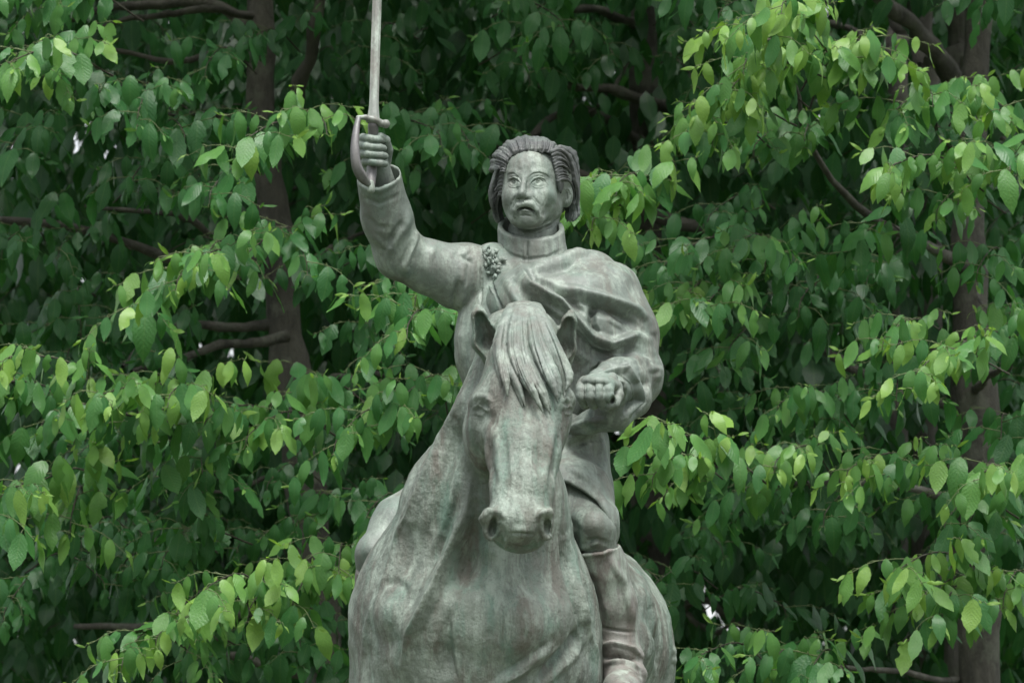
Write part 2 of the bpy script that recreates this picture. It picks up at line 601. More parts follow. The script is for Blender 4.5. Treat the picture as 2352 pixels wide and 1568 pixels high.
# head
HD = dict(ymax=-.80)
for P, w, hh, wr in [
        ([(1086, 922), (1100, 908), (1120, 912), (1134, 930)], 9, 6, 13),
        ([(1094, 934), (1112, 930), (1128, 944)], 8, -7, 10),
        ([(1090, 990), (1105, 950), (1128, 960), (1140, 1000)], 20, -6, 20),
        ([(1310, 925), (1296, 915), (1282, 928)], 9, 6, 10),
        ([(1128, 950), (1142, 1020), (1150, 1090), (1150, 1150)], 9, 3.5, 16),
        ([(1112, 1000), (1122, 1060), (1134, 1110)], 20, -8, 14),
        ([(1276, 950), (1264, 1030), (1252, 1090), (1246, 1150)], 14, 5, 9),
        ([(1286, 990), (1276, 1060), (1262, 1120)], 12, -6, 18),
        ([(1196, 960), (1199, 1040), (1200, 1140)], 28, 4, 28),
        ([(1100, 940), (1080, 990), (1090, 1050)], 12, 4, 20),
        ([(1086, 940), (1098, 930), (1114, 941)], 3.5, 5, 3.5), ([(1088, 947), (1101, 953), (1113, 946)], 3.5, 4, 3.5), ([(1092, 942), (1102, 940), (1110, 944)], 4, -3, 4),
        ([(1298, 940), (1308, 931), (1316, 938)], 3.5, 5, 3.5), ([(1296, 948), (1306, 952), (1315, 946)], 3.5, 4, 3.5),
        ([(1150, 955), (1160, 1030), (1163, 1110)], 10, -3, 16), ([(1246, 955), (1240, 1030), (1236, 1110)], 16, -3, 10),
        ([(1170, 1000), (1176, 1080), (1178, 1150)], 5, 3, 5), ([(1222, 990), (1220, 1080), (1216, 1150)], 5, 3, 5),
        ([(1152, 1120), (1170, 1135), (1190, 1128)], 4, 2, 4), ([(1205, 1118), (1222, 1128), (1238, 1120)], 4, 2, 4),
        # nostril rims
        ([(1112, 1215), (1109, 1190), (1122, 1172), (1146, 1178), (1164, 1194)], 9, 8, 8),
        ([(1112, 1210), (1118, 1232), (1136, 1246)], 7, 6, 7),
        ([(1277, 1210), (1276, 1188), (1262, 1172), (1240, 1182), (1228, 1194)], 8, 8, 9),
        ([(1276, 1205), (1270, 1228), (1256, 1242)], 7, 6, 7),
        ([(1150, 1200), (1152, 1224), (1148, 1246)], 8, -4, 8),
        ([(1240, 1200), (1238, 1222), (1240, 1242)], 8, -4, 8),
        ([(1160, 1232), (1162, 1262)], 5, 7, 5), ([(1233, 1232), (1233, 1258)], 5, 7, 5), ([(1166, 1226), (1196, 1222), (1228, 1226)], 5, -6, 5), ([(1168, 1254), (1198, 1258), (1228, 1253)], 6, -5, 6)]:
    h.stroke(P, w, hh, wr, **HD)
h.dab((1198, 1222), (34, 22), 6, **HD)
h.dab((1118, 938), (15, 12), 6, 20, **HD)
h.dab((1292, 934), (12, 12), 5, **HD)
# rump and saddle cloth
RU = dict(ymin=.0)
for P, w, hh, wr in [([(1440, 1270), (1472, 1340), (1496, 1420), (1490, 1500), (1500, 1568)], 18, 14, 22),
                     ([(1460, 1360), (1484, 1400), (1500, 1470), (1508, 1540)], 14, -14, 14),
                     ([(1500, 1330), (1530, 1420), (1530, 1500), (1520, 1568)], 16, 8, 20),
                     ([(1545, 1480), (1556, 1506), (1546, 1530)], 18, 9, 18),
                     ([(1450, 1300), (1470, 1390), (1470, 1500)], 10, -10, 14)]:
    h.stroke(P, w, hh * 1.7, wr, **RU)
for x in (1150, 1165, 1182, 1200, 1218, 1236):
    h.stroke([(x, 732), (x * .9 + 118, 712), (x * .8 + 240, 700)], 4, -4, 5)
h.n = h.normals()
h.lumps(.11, 1.1, 3)
h.lumps(.035, .45, 13)
h.relax(1, .35)
horse = h.build("horse", BRONZE_HORSE, statue, BASE)

# ---- rider: coat, sleeves, breeches in one skin
r = Sculpt()
r.ball((1195, 788, .02), (153, 135, 186), .06)                                   # chest
r.limb([(1215, 650, .0, 56), (1160, 632, .0, 50), (1085, 632, .0, 68), (1048, 634, -.01, 70), (985, 613, -.05, 60), (918, 585, -.10, 55), (888, 500, -.17, 56), (871, 408, -.25, 52)], .03)
r.limb([(1260, 660, .0, 60), (1350, 655, .02, 72), (1400, 700, .03, 78)], .06)   # covered shoulder
r.ball((1238, 985, .06), (155, 130, 150), .06)                                   # waist
r.limb([(1240, 1120, .02, 92), (1308, 1168, -.16, 78), (1364, 1212, -.30, 47)], .04)
r.limb([(1364, 1212, -.30, 46), (1382, 1300, -.24, 40)], .03)
r.limb([(1060, 1130, .05, 90), (930, 1220, -.16, 80), (866, 1272, -.26, 46)], .04)
r.limb([(866, 1272, -.26, 46), (858, 1360, -.20, 42)], .03)
ax0, ax1 = Q(888, 500, -.17), Q(871, 408, -.25)
r.half((870, 401, -.25), (ax0 - ax1) + np.array([.004, .035, 0.0]), .006)     # cuff mouth: cut and hollowed
r.limb([(873, 395, -.262, 43), (884, 470, -.20, 42)], .006, 's')
r.mesh(.0042).begin()
ARM = dict(ymax=.1)
for P, w, hh, wr in [
        ([(820, 413), (845, 432), (872, 437), (900, 420), (920, 398)], 9, 5, 12),     # cuff edge
        ([(826, 450), (870, 468), (925, 445)], 9, -3.5, 9),
        ([(944, 480), (930, 520), (905, 560), (884, 600)], 16, 7, 12),
        ([(928, 505), (905, 535), (890, 560)], 12, -6, 9),
        ([(962, 524), (946, 565), (930, 610), (936, 640)], 12, 7, 14),
        ([(950, 545), (930, 590), (915, 620)], 9, -7, 9),
        ([(845, 530), (880, 560), (905, 575)], 10, 4, 12),
        ([(835, 490), (865, 520), (905, 525)], 10, -3, 12),
        ([(1000, 556), (985, 600), (985, 650)], 12, 4, 16),
        ([(1062, 560), (1050, 585), (1080, 600), (1072, 640), (1052, 690)], 10, -5, 12),
        ([(1090, 572), (1070, 590), (1082, 604)], 9, -5, 9),
        ([(1062, 618), (1066, 660), (1060, 720)], 9, 6, 16),
        ([(1055, 640), (1042, 680), (1040, 710)], 9, -9, 9),
        ([(1104, 606), (1107, 650), (1102, 710)], 3.5, -5, 3.5),
        ([(1060, 740), (1056, 800), (1050, 860)], 16, 5, 20),
        ([(1085, 720), (1080, 780), (1075, 830)], 14, -4, 14),
        # waist and skirts
        ([(1290, 1006), (1340, 985), (1394, 962)], 12, 7, 16),
        ([(1300, 1030), (1340, 1010), (1388, 1000)], 12, -6, 12),
        ([(1376, 1000), (1385, 1040), (1392, 1100)], 12, 6, 9),
        ([(1360, 1010), (1372, 1060), (1378, 1110)], 12, -6, 9),
        ([(1300, 1190), (1320, 1220), (1316, 1262)], 22, -10, 18),
        ([(1340, 1245), (1370, 1238), (1400, 1248)], 9, -5, 9),
        ([(1318, 1262), (1350, 1256), (1380, 1240)], 8, 4, 8)]:
    r.stroke(P, w, hh, wr, **ARM)
r.dab((1362, 1196), (34, 36), 6)
r.dab((850, 1262), (26, 30), 4)
r.n = r.normals()
r.lumps(.09, .8, 5)
r.relax(1, .3)
rider = r.build("rider", BRONZE, statue, BASE)

s = Sculpt()
s.limb([(1262, 985, .05, 112), (1284, 1030, .0, 108), (1308, 1130, -.03, 94), (1326, 1200, -.03, 84)], .05)
s.limb([(1245, 1108, .02, 108), (1312, 1152, -.17, 96), (1360, 1200, -.27, 58), (1374, 1226, -.24, 46)], .04)
s.ball((1254, 1252, -.26), (151, 520, 148), .010, 's', rot=(-12, 0, 0))
s.mesh(.004).begin()
for P, w, hh, wr in [([(1285, 1012), (1340, 992), (1392, 968)], 12, 8, 16), ([(1290, 1034), (1340, 1014), (1388, 1004)], 12, -7, 12),
                     ([(1376, 1000), (1386, 1040), (1393, 1100)], 12, 7, 9), ([(1360, 1010), (1372, 1060), (1378, 1110)], 12, -7, 9),
                     ([(1290, 1060), (1335, 1085), (1380, 1145), (1404, 1200)], 14, 5, 18), ([(1300, 1080), (1350, 1110), (1390, 1170)], 9, -4, 9),
                     ([(1272, 1100), (1306, 1104), (1344, 1128), (1380, 1166), (1404, 1208), (1414, 1240)], 6, 4, 6)]:
    s.stroke(P, w, hh, wr)
s.n = s.normals()
s.lumps(.08, .8, 15)
s.relax(1, .3)
s.build("coat_skirt", BRONZE, rider, BASE)

# ---- boots
for side in (0, 1):
    b = Sculpt()
    if side:
        b.limb([(1370, 1264, -.26, 55), (1384, 1310, -.23, 55), (1408, 1390, -.20, 53), (1419, 1462, -.18, 43), (1424, 1500, -.18, 44), (1432, 1545, -.20, 42)], .03)
        b.ball((1424, 1496, -.18), (55, 58, 20), .02, rot=(12, 0, 0))
        b.ball((1433, 1535, -.20), (54, 58, 22), .02, rot=(14, 0, 0))
        b.limb([(1434, 1560, -.20, 44), (1428, 1585, -.42, 40), (1424, 1598, -.60, 26)], .03)
        b.half((1370, 1268, -.33), (.10, .35, -1), .005)
        b.limb([(1364, 1240, -.28, 47), (1374, 1270, -.26, 46)], .006, 's')
    else:
        b.limb([(864, 1300, -.24, 46), (862, 1380, -.20, 48), (866, 1470, -.18, 42), (872, 1545, -.18, 42), (870, 1590, -.4, 38)], .03)
    b.mesh(.004).begin()
    if side:
        for P, w, hh, wr in [([(1318, 1280), (1345, 1275), (1385, 1272), (1405, 1262), (1422, 1254)], 7, 6, 7),
                             ([(1395, 1268), (1430, 1330), (1450, 1400), (1456, 1470)], 14, 7, 14),
                             ([(1345, 1300), (1368, 1380), (1390, 1450)], 20, -7, 16),
                             ([(1376, 1482), (1410, 1478), (1455, 1490), (1474, 1506)], 9, 11, 6),
                             ([(1380, 1510), (1420, 1505), (1466, 1516)], 5, -14, 6),
                             ([(1390, 1520), (1430, 1520), (1474, 1536)], 7, 9, 8),
                             ([(1330, 1290), (1345, 1380), (1372, 1460)], 9, -6, 12), ([(1372, 1440), (1410, 1446), (1456, 1452)], 6, -5, 6),
                             ([(1400, 1548), (1440, 1540), (1480, 1556)], 6, -6, 6)]:
            b.stroke(P, w, hh, wr)
    else:
        b.stroke([(820, 1313), (834, 1328), (850, 1337)], 5, 6, 5)
    b.n = b.normals()
    b.lumps(.07, .7, 8 + side)
    b.build("boot", BRONZE_BOOT, rider, BASE)

# ---- cape
c = Sculpt()
c.ball((1222, 716, -.02), (118, 158, 108), .05)
c.limb([(1130, 602, -.02, 46), (1218, 672, .0, 70), (1322, 642, .02, 62), (1395, 674, .04, 72)], .05)
c.ball((1330, 760, -.02), (150, 150, 150), .06)
c.limb([(1390, 690, .03, 78), (1418, 770, .0, 88), (1424, 838, -.06, 88)], .05)
c.limb([(1392, 840, -.02, 66), (1452, 868, -.05, 66), (1420, 915, -.12, 62)], .03)   # sleeve bulge
c.limb([(1462, 856, -.06, 56), (1420, 880, -.22, 56), (1392, 893, -.33, 52)], .025)   # forearm sleeve, coming forward
c.limb([(1330, 905, -.02, 95), (1390, 930, .0, 62)], .05)
c.limb([(1306, 984, -.14, 20), (1355, 970, -.22, 24), (1410, 950, -.25, 36), (1452, 915, -.18, 46)], .03)
c.limb([(1292, 950, -.29, 30), (1345, 940, -.32, 27), (1396, 928, -.36, 16)], .015, 's')
c.limb([(1385, 899, -.375, 39), (1400, 890, -.30, 36)], .010, 's')                  # cuff mouth
c.mesh(.0042).begin()
for P, w, hh, wr in [
        # the long ridge from collar over the chest to the elbow
        ([(1190, 600), (1213, 652), (1251, 676), (1289, 693), (1321, 725), (1345, 752), (1369, 773), (1404, 787), (1439, 779), (1463, 768), (1491, 784), (1508, 800)], 16, 17, 20),
        ([(1204, 590), (1232, 640), (1270, 662), (1310, 690), (1338, 716), (1356, 740)], 12, -8, 18),
        ([(1180, 650), (1225, 700), (1280, 735), (1320, 770), (1360, 806), (1410, 822), (1460, 806), (1500, 826)], 16, -11, 24),
        # second fold from shoulder
        ([(1262, 660), (1307, 669), (1352, 678), (1394, 688), (1429, 700), (1463, 716), (1486, 734), (1499, 760)], 18, 13, 12),
        ([(1330, 700), (1370, 704), (1410, 716), (1445, 734), (1475, 760)], 10, -10, 26),
        ([(1378, 700), (1366, 722), (1364, 746), (1378, 768)], 6, -15, 22),
        ([(1392, 720), (1420, 740), (1440, 752)], 14, 5, 14),
        
        # folds under the collar
        ([(1200, 612), (1255, 606), (1289, 598), (1324, 582), (1352, 584), (1372, 596)], 12, 10, 12),
        ([(1205, 628), (1255, 626), (1300, 616), (1335, 602)], 12, -6, 14),
        ([(1352, 596), (1400, 612), (1435, 640), (1452, 676)], 16, 5, 26),
        ([(1290, 640), (1350, 640), (1400, 656)], 22, 4, 20),
        # chest side
        ([(1122, 630), (1138, 676), (1160, 720)], 4, -8, 8),
        ([(1112, 618), (1130, 666), (1152, 712)], 9, 6, 4),
        ([(1150, 620), (1190, 690), (1240, 740), (1300, 790)], 14, 5, 18),
        ([(1240, 760), (1300, 830), (1330, 850)], 26, -8, 26),
        # arm
        ([(1330, 868), (1370, 836), (1420, 818), (1470, 824), (1512, 836)], 12, 8, 16),
        ([(1350, 850), (1400, 836), (1440, 842), (1462, 872), (1470, 910)], 9, -8, 12),
        ([(1395, 846), (1438, 852), (1462, 878), (1466, 920), (1440, 960)], 10, 16, 9),
        ([(1380, 856), (1418, 858), (1444, 884), (1449, 920), (1430, 956)], 7, -12, 7),
        ([(1366, 864), (1402, 862), (1428, 882), (1434, 916)], 8, 11, 6),
        ([(1470, 850), (1486, 880), (1478, 920), (1450, 960)], 9, -9, 12),
        ([(1484, 840), (1512, 850), (1508, 880)], 12, 6, 14),
        ([(1300, 985), (1350, 966), (1400, 962)], 9, 8, 12)]:
    c.stroke(P, w, hh * (1.4 if hh > 0 else 1.65), wr)
for P, w, hh in [([(1196, 606), (1218, 656), (1254, 680), (1292, 698), (1324, 730), (1350, 758)], 6, 5), ([(1225, 668), (1262, 694), (1305, 724), (1335, 754), (1366, 790), (1405, 806), (1442, 796)], 7, -8),
                 ([(1300, 690), (1350, 694), (1396, 706), (1436, 722), (1470, 744)], 7, -8), ([(1215, 620), (1260, 618), (1300, 610), (1338, 594)], 6, -6), ([(1350, 782), (1380, 800), (1420, 806), (1456, 790)], 5, 4)]:
    c.stroke(P, w, hh)
c.dab((1395, 640), (62, 40), 6, 20)
c.dab((1420, 742), (40, 26), -5, 30)
c.dab((1320, 660), (40, 18), 3, 8)
c.n = c.normals()
c.lumps(.08, .8, 9)
c.relax(1, .3)
c.build("cape", BRONZE, rider, BASE)

# ---- collar
k = Sculpt()
k.limb([(1226, 620, .02, 83), (1220, 540, .01, 76), (1217, 490, .01, 74)], .01)
k.limb([(1226, 640, .02, 71), (1220, 540, .01, 64), (1217, 470, .01, 63)], .006, 's')
k.half((1217, 551, -.105), (-0.03, .60, -1), .006)
k.limb([(1213, 540, -.13, 3), (1213, 556, -.13, 1)], .008, 's')
k.mesh(.0030).begin()
for P, w, hh, wr in [([(1213, 548), (1211, 600)], 3, -6, 3), ([(1205, 555), (1204, 600)], 5, 2.5, 5), ([(1222, 552), (1221, 600)], 5, 2.5, 5),
                     ([(1150, 570), (1180, 588), (1210, 596), (1260, 590), (1300, 570)], 7, -3, 7)]:
    k.stroke(P, w, hh, wr)
k.n = k.normals()
k.lumps(.05, .6, 2)
k.build("collar", BRONZE, rider, BASE)

# ---- head: skull, face, ear, neck
f = Sculpt()
f.limb([(1224, 640, .05, 60), (1224, 540, .055, 58), (1234, 470, .08, 52)], .008)
f.ball((1233, 408, .045), (84, 100, 88), .03)
f.ball((1210, 425, -.045), (57, 62, 84), .03)
f.ball((1210, 471, -.058), (54, 64, 53), .012)
f.ball((1236, 474, .015), (54, 70, 42), .03)                                   # jaw
f.ball((1210, 504, -.096), (36, 27, 20), .03)                                   # chin
f.ball((1174, 450, -.085), (18, 26, 22), .03)                                    # cheekbones
f.ball((1250, 448, -.078), (22, 28, 24), .03)
f.ball((1211, 384, -.074), (46, 26, 30), .03)                                    # brow block
f.limb([(1204, 402, -.116, 6.5), (1201, 425, -.136, 7.5), (1198, 445, -.158, 9)], .016)   # nose
f.ball((1190, 450, -.140), (7.5, 10, 6.5), .014)
f.ball((1212, 450.5, -.138), (9, 11, 6.5), .014)
f.ball((1206, 482, -.116), (26, 14, 18), .02)                                    # mouth mound
f.limb([(1203, 467, -.149, 4.6), (1190, 472, -.147, 6.0), (1183, 483, -.141, 5.2), (1180, 497, -.132, 3)], .008)   # moustache
f.limb([(1203, 467, -.149, 4.6), (1220, 470, -.146, 6.6), (1232, 482, -.138, 5.6), (1238, 497, -.126, 3)], .008)
f.ball((1302, 450, .022), (13, 20, 27), .008, rot=(6, -25, 0))                   # ear
f.mesh(.0014, 7.0).begin()
f.dab((1179, 418), (17, 13), -4)                                               # eye hollows
f.dab((1237, 417), (24, 14), -4.4)
f.dab((1180, 419.5), (17, 13), 5.2)                                        # eyeballs
f.dab((1237, 419), (22, 14), 6.2)
for P, w, hh, wr in [
        ([(1162, 402), (1171, 396.5), (1182, 396), (1195, 407)], 12, 2.4, 2.6),           # brows
        ([(1212, 406), (1224, 396.5), (1238, 394), (1254, 399), (1265, 408)], 12, 2.6, 2.6),
        ([(1163, 421), (1170, 411.5), (1181, 407.5), (1191, 411.5), (1196, 421)], 2.4, 3.2, 1.8),   # upper lids
        ([(1217, 422), (1226, 410.5), (1238, 406.5), (1250, 411), (1259, 424)], 2.4, 3.4, 1.8),
        ([(1166, 424.5), (1174, 430), (1184, 430.5), (1194, 425)], 1.8, 1.1, 2.4),                # lower lids
        ([(1220, 425), (1229, 431), (1242, 432), (1257, 427)], 1.8, 1.1, 2.4),
        ([(1167, 420), (1174, 412.5), (1182, 411), (1193, 419)], 1.2, -3.6, 2.0),
        ([(1221, 420), (1229, 413), (1239, 410.5), (1253, 420)], 1.2, -3.8, 2.0),
        ([(1196, 408), (1194, 422), (1189, 440)], 4, -2.6, 4),
        ([(1212, 412), (1211, 426), (1211, 440)], 4, -2.6, 4),
        ([(1185, 450), (1178, 462), (1171, 476)], 3, -1.6, 5),                                   # cheek folds
        ([(1222, 448), (1231, 460), (1242, 474)], 5, -1.8, 3),
        ([(1184, 494), (1189, 483), (1197, 477.5), (1206, 476.5), (1217, 479), (1227, 485), (1232, 495)], 2.2, -13, 5),   # under the moustache
        ([(1196, 485), (1206, 483), (1218, 486)], 4, 2.6, 3.4),                                   # lower lip
        ([(1192, 496), (1206, 494), (1222, 497)], 4, -3, 4),
        ([(1201, 459), (1202, 467)], 3, -2.4, 3),
        ([(1187, 457.5), (1193, 457)], 2.6, -4.5, 2.6), ([(1204, 457.5), (1214, 457)], 2.8, -4.5, 2.6),   # nostrils
        ([(1161, 466), (1166, 486), (1178, 504)], 8, -2.5, 8),
        ([(1262, 468), (1256, 484), (1246, 500)], 9, -3.5, 10),
        ([(1292, 462), (1284, 488), (1262, 510), (1234, 523), (1204, 527), (1180, 520)], 7, 3.5, 4),         # jaw edge
        ([(1300, 474), (1292, 498), (1268, 519), (1236, 532), (1204, 536), (1176, 529)], 5, -5, 9),
        ([(1298, 434), (1306, 434), (1311, 447), (1306, 464), (1299, 474)], 2.6, 3, 2.6),
        ([(1299, 440), (1303, 444), (1304, 456), (1299, 464)], 3, -4, 3),
        ([(1196, 362), (1196, 392)], 9, 1.6, 9)]:
    f.stroke(P, w, hh, wr)
for x, y in ((1179, 419), (1236, 418.5)):
    f.dab((x, y), (6.2, 7.0), -5.4, hard=1)
    f.dab((x - 1.5, y - 1), (2.6, 2.8), 2.0)
f.dab((1181, 403), (12, 4.5), 1.2)
f.dab((1238, 401.5), (17, 4.5), 1.4)
f.dab((1264, 474), (22, 24), -1.5)
f.dab((1254, 441), (24, 12), 1.2, 10)
f.dab((1164, 472), (11, 20), -1)
f.dab((1211, 512), (26, 15), 3)
f.n = f.normals()
f.lumps(.03, .25, 4)
head = f.build("head", BRONZE, rider, BASE)

# ---- hair: locks combed back from the brow
def locks(rows, k=.004, fy=1.0, n=9):
    s = Sculpt()
    for row in rows:
        s.limb([tuple(v) for v in spline(row, n)], k, fy=fy)
    return s


rng = random.Random(11)
rows = []
line = [(1158, 394), (1161, 380), (1167, 367), (1175, 357), (1184, 352), (1194, 351), (1206, 350), (1218, 350), (1230, 349), (1242, 348), (1253, 348), (1262, 350)]
back = [(1131, 388), (1135, 368), (1144, 350), (1157, 335), (1172, 325), (1188, 319), (1204, 315), (1218, 313), (1232, 314), (1246, 316), (1260, 321), (1273, 330)]


def crown(q):
    i = min(int(q), 10)
    fr = q - i
    return [line[i][a] * (1 - fr) + line[i + 1][a] * fr for a in (0, 1)] + [back[i][a] * (1 - fr) + back[i + 1][a] * fr for a in (0, 1)]


comb = []
for m_ in range(21):                                                 # crown: up and back from the hairline
    x, y, u, v = crown(m_ / 20 * 11)
    j, w = rng.uniform(-3, 3), rng.uniform(.8, 1.25)
    lift = rng.uniform(-1, 3)
    rows.append([(x + rng.uniform(-1, 1), y + rng.uniform(-2, 2), -.096, 2.8 * w), (x * .75 + u * .25 + 2 + j, y * .7 + v * .3 - 2, -.090, 4.8 * w), (x * .35 + u * .65 + j, y * .3 + v * .7 - lift, -.045, 5.6 * w), (u - 2 + j, v + 5 - lift, .03, 6.0), (u * .6 + 1232 * .4, v + 18, .13, 8)])
for m_ in range(44):
    x, y, u, v = crown(rng.uniform(.2, 10.8))
    comb.append([(x, y + 1), (x * .66 + u * .34 + 2, y * .62 + v * .38), (x * .3 + u * .7 + 1, y * .28 + v * .72), (u, v)])
R_ = lambda t, j=0: [(1266 + 15 * max(t, 0) ** .8, 349 + 66 * t, -.098 + .022 * t), (1286 + 8 * t, 345 + 62 * t + j, -.078 + .026 * t), (1307 + 6 * t, 364 + 52 * t, -.018 + .03 * t), (1319 + 4 * t, 398 + 52 * t, .035 + .02 * t), (1323 - 6 * t, 434 + 38 * t, .065), (1321 - 10 * t, 466 + 24 * t, .08)]
for m_ in range(10):                                                 # image-right: swept over the temple, down behind the ear
    w = rng.uniform(.9, 1.2)
    rows.append([(*p, r_) for p, r_ in zip(R_(m_ / 9, rng.uniform(-2, 2)), (3.4 * w, 6.4 * w, 8 * w, 8, 8, 6))])
for m_ in range(34):
    comb.append([p[:2] for p in R_(rng.uniform(-.05, 1))][:5])
for m_ in range(4):                                                  # sideburn
    rows.append([(1281 + 3 * m_, 408 + m_, -.072 + .012 * m_, 5), (1284 + 3 * m_, 424, -.066 + .014 * m_, 4.6), (1286 + 2 * m_, 440 + 3 * (m_ % 2), -.058 + .014 * m_, 2)])
for m_ in range(4):                                                  # strands over the top of that mass
    t = m_ / 3
    rows.append([(1266 + 4 * t, 350 - 4 * t, -.075 + .03 * t, 4), (1286 + 8 * t, 340 + 2 * t, -.03 + .05 * t, 7), (1311 + 6 * t, 356 - 4 * t, .03 + .05 * t, 7.5), (1323, 392 - 8 * t, .07 + .04 * t, 7.5), (1326, 424, .09 + .04 * t, 7)])
for m_ in range(7):                                                  # hanging locks behind the ear
    t = m_ / 6
    e = 7 * (m_ % 2) + rng.uniform(-3, 3)
    rows.append([(1322 - 20 * t, 404 + 24 * t, .06 + .03 * t, 7), (1325 - 15 * t, 440 + 5 * t, .07 + .02 * t, 7.5), (1324 - 17 * t, 468, .075 + .02 * t, 7), (1326 - 22 * t, 490 + e * .6, .07 + .02 * t, 6), (1318 - 18 * t, 503 + e, .065 + .02 * t, 2)])
for m_ in range(12):
    x = rng.uniform(1304, 1328)
    comb.append([(x - 2, 420), (x + 2, 446), (x, 470), (x + 1, 500)])
L_ = lambda t: [(1160 - 6 * t, 386 + 62 * t, -.082 + .03 * t), (1150 - 6 * t, 383 + 66 * t, -.070 + .03 * t), (1140 - 8 * math.sin(t * 2.9), 402 + 60 * t, -.035 + .015 * t), (1138 - 8 * math.sin(t * 2.9), 430 + 46 * t, .0), (1141, 456 + 34 * t, .02)]
for m_ in range(9):                                                  # image-left: out from the temple and down
    w = rng.uniform(.9, 1.2)
    rows.append([(*p, r_) for p, r_ in zip(L_(m_ / 8), (3 * w, 5.4 * w, 7 * w, 7, 6))])
for m_ in range(28):
    comb.append([p[:2] for p in L_(rng.uniform(-.05, 1))])
for m_ in range(6):
    t = m_ / 5
    e = 6 * (m_ % 2) + rng.uniform(-2, 2)
    rows.append([(1138 + 8 * t, 436, .0 + .04 * t, 6.5), (1139 + 6 * t, 462, .01 + .04 * t, 7), (1138 + 9 * t, 486, .02 + .04 * t, 6.6), (1141 + 12 * t, 502 + e * .6, .03 + .03 * t, 5.6), (1150 + 15 * t, 512 + e * .6, .04 + .03 * t, 2)])
for m_ in range(10):
    x = rng.uniform(1132, 1152)
    comb.append([(x, 440), (x + 2, 462), (x, 486), (x + 6, 508)])
hr = locks(rows, .0045)
hr.ball((1232, 400, .085), (91, 100, 78), .01)
hr.ball((1236, 440, .12), (84, 70, 66), .01)
hr.ball((1288, 404, .085), (34, 60, 56), .01)
hr.mesh(.0019).begin()
for P in comb:
    hr.stroke(spline(P, 8), 1.9, rng.choice((-3.4, -2.6, -2.6, 2)), rng.uniform(1.5, 2.6), ends=.2)
hr.n = hr.normals()
hr.build("hair", BRONZE_DARK, rider, BASE)

# ---- forelock of the horse
rng = random.Random(4)
flow = [[(1160, 728), (1149, 785), (1145, 835), (1147, 870), (1151, 900)],
        [(1170, 722), (1162, 795), (1164, 850), (1178, 892), (1192, 938)],
        [(1184, 716), (1178, 790), (1194, 855), (1218, 900), (1246, 951)],
        [(1202, 712), (1208, 795), (1228, 865), (1251, 908), (1275, 953)],
        [(1222, 714), (1240, 788), (1262, 850), (1276, 888), (1286, 925)],
        [(1240, 720), (1266, 784), (1287, 840), (1296, 874), (1299, 908)],
        [(1252, 732), (1282, 796), (1299, 850), (1303, 874), (1300, 892)]]


def fdepth(x, y):
    return np.interp(y, [705, 740, 800, 850, 900, 955], [-.865, -.935, -1.005, -1.062, -1.102, -1.127]) + .075 * ((x - 1208) / 100) ** 2


rows = []
for layer in (0, 1):
    for m_ in range(10 - 3 * layer):
        q = (m_ + .5 * layer + rng.uniform(-.15, .15)) / (9 - 2 * layer) * 6
        q = min(max(q, 0), 5.999)
        i, fr = int(q), float(q) - int(q)
        P = np.array(flow[i], float) * (1 - fr) + np.array(flow[i + 1], float) * fr
        ln = rng.uniform(.86, 1.02)
        P[3:] = P[2] + (P[3:] - P[2]) * ln
        P[1:4, 0] += np.array([-5.0, 3.0, 5.0]) + rng.uniform(-3, 3)
        w = rng.uniform(.85, 1.2)
        lift = (-.012 if layer else 0) - rng.uniform(0, .006) + (.010 if m_ % 2 else -.008)
        rows.append([(P[0][0] * .7 + 360, 706 - 6 * math.cos((P[0][0] - 1206) / 30), -.74, 10)] + [(x, y, fdepth(x, y) + lift * s_, rr * w) for (x, y), rr, s_ in zip(P, (10, 13, 12.5, 9, 1.5), (0, 1, 1.4, 1.6, 1))])
fl = locks(rows, .0018, n=11)
fl.ball((1203, 764, -.785), (70, 80, 56), .01)
fl.mesh(.0028).begin()
for m_ in range(20):                                                  # combed grooves
    q = rng.uniform(0, 5.99)
    i, fr = int(q), q - int(q)
    P = np.array(flow[i]) * (1 - fr) + np.array(flow[i + 1]) * fr
    fl.stroke(spline(P, 8)[:7], 3, rng.choice((-3.6, -2.4, 2.2)), ends=.3)
fl.n = fl.normals()
fl.lumps(.03, .35, 6)
fl.build("forelock", BRONZE, horse, BASE)

# ---- hands
def finger(s, pts, k=.003, fy=1.0):
    s.limb(pts, k, fy=fy)


g = Sculpt()                                      # sword hand: closed round the upright grip
g.limb([(885, 440, -.20, 30), (866, 385, -.250, 30)], .01)
g.ball((858, 352, -.262), (34, 26, 46), .012, rot=(4, 0, 0))
for i, (yy, r0, x0, x1) in enumerate(((318, 9.5, 826, 880), (336, 9.8, 822, 884), (354, 9.6, 824, 888), (372, 8.8, 832, 888))):
    finger(g, [(x0 + 6, yy + 4, -.262, r0 * 1.12), (x0 + 8, yy - 1, -.292, r0 * 1.1), (x0 + 22, yy, -.325, r0), (x1 - 14, yy + 3, -.330, r0), (x1 - 4, yy + 5, -.312, r0 * .9)])
finger(g, [(886, 372, -.245, 13), (891, 345, -.270, 12), (886, 322, -.298, 10.5), (874, 313, -.318, 9)])   # thumb up the grip
g.mesh(.0020).begin()
for P in ([(840, 327), (890, 330)], [(838, 345), (892, 348)], [(840, 363), (892, 366)]):
    g.stroke(P, 2.6, -2.5)
g.build("hand", BRONZE, rider, BASE)
g = Sculpt()                                      # rein hand: a fist seen from the knuckles
g.limb([(1420, 892, -.28, 38), (1388, 893, -.40, 36)], .01)
g.ball((1376, 884, -.410), (50, 58, 24), .012, rot=(6, 0, 0))
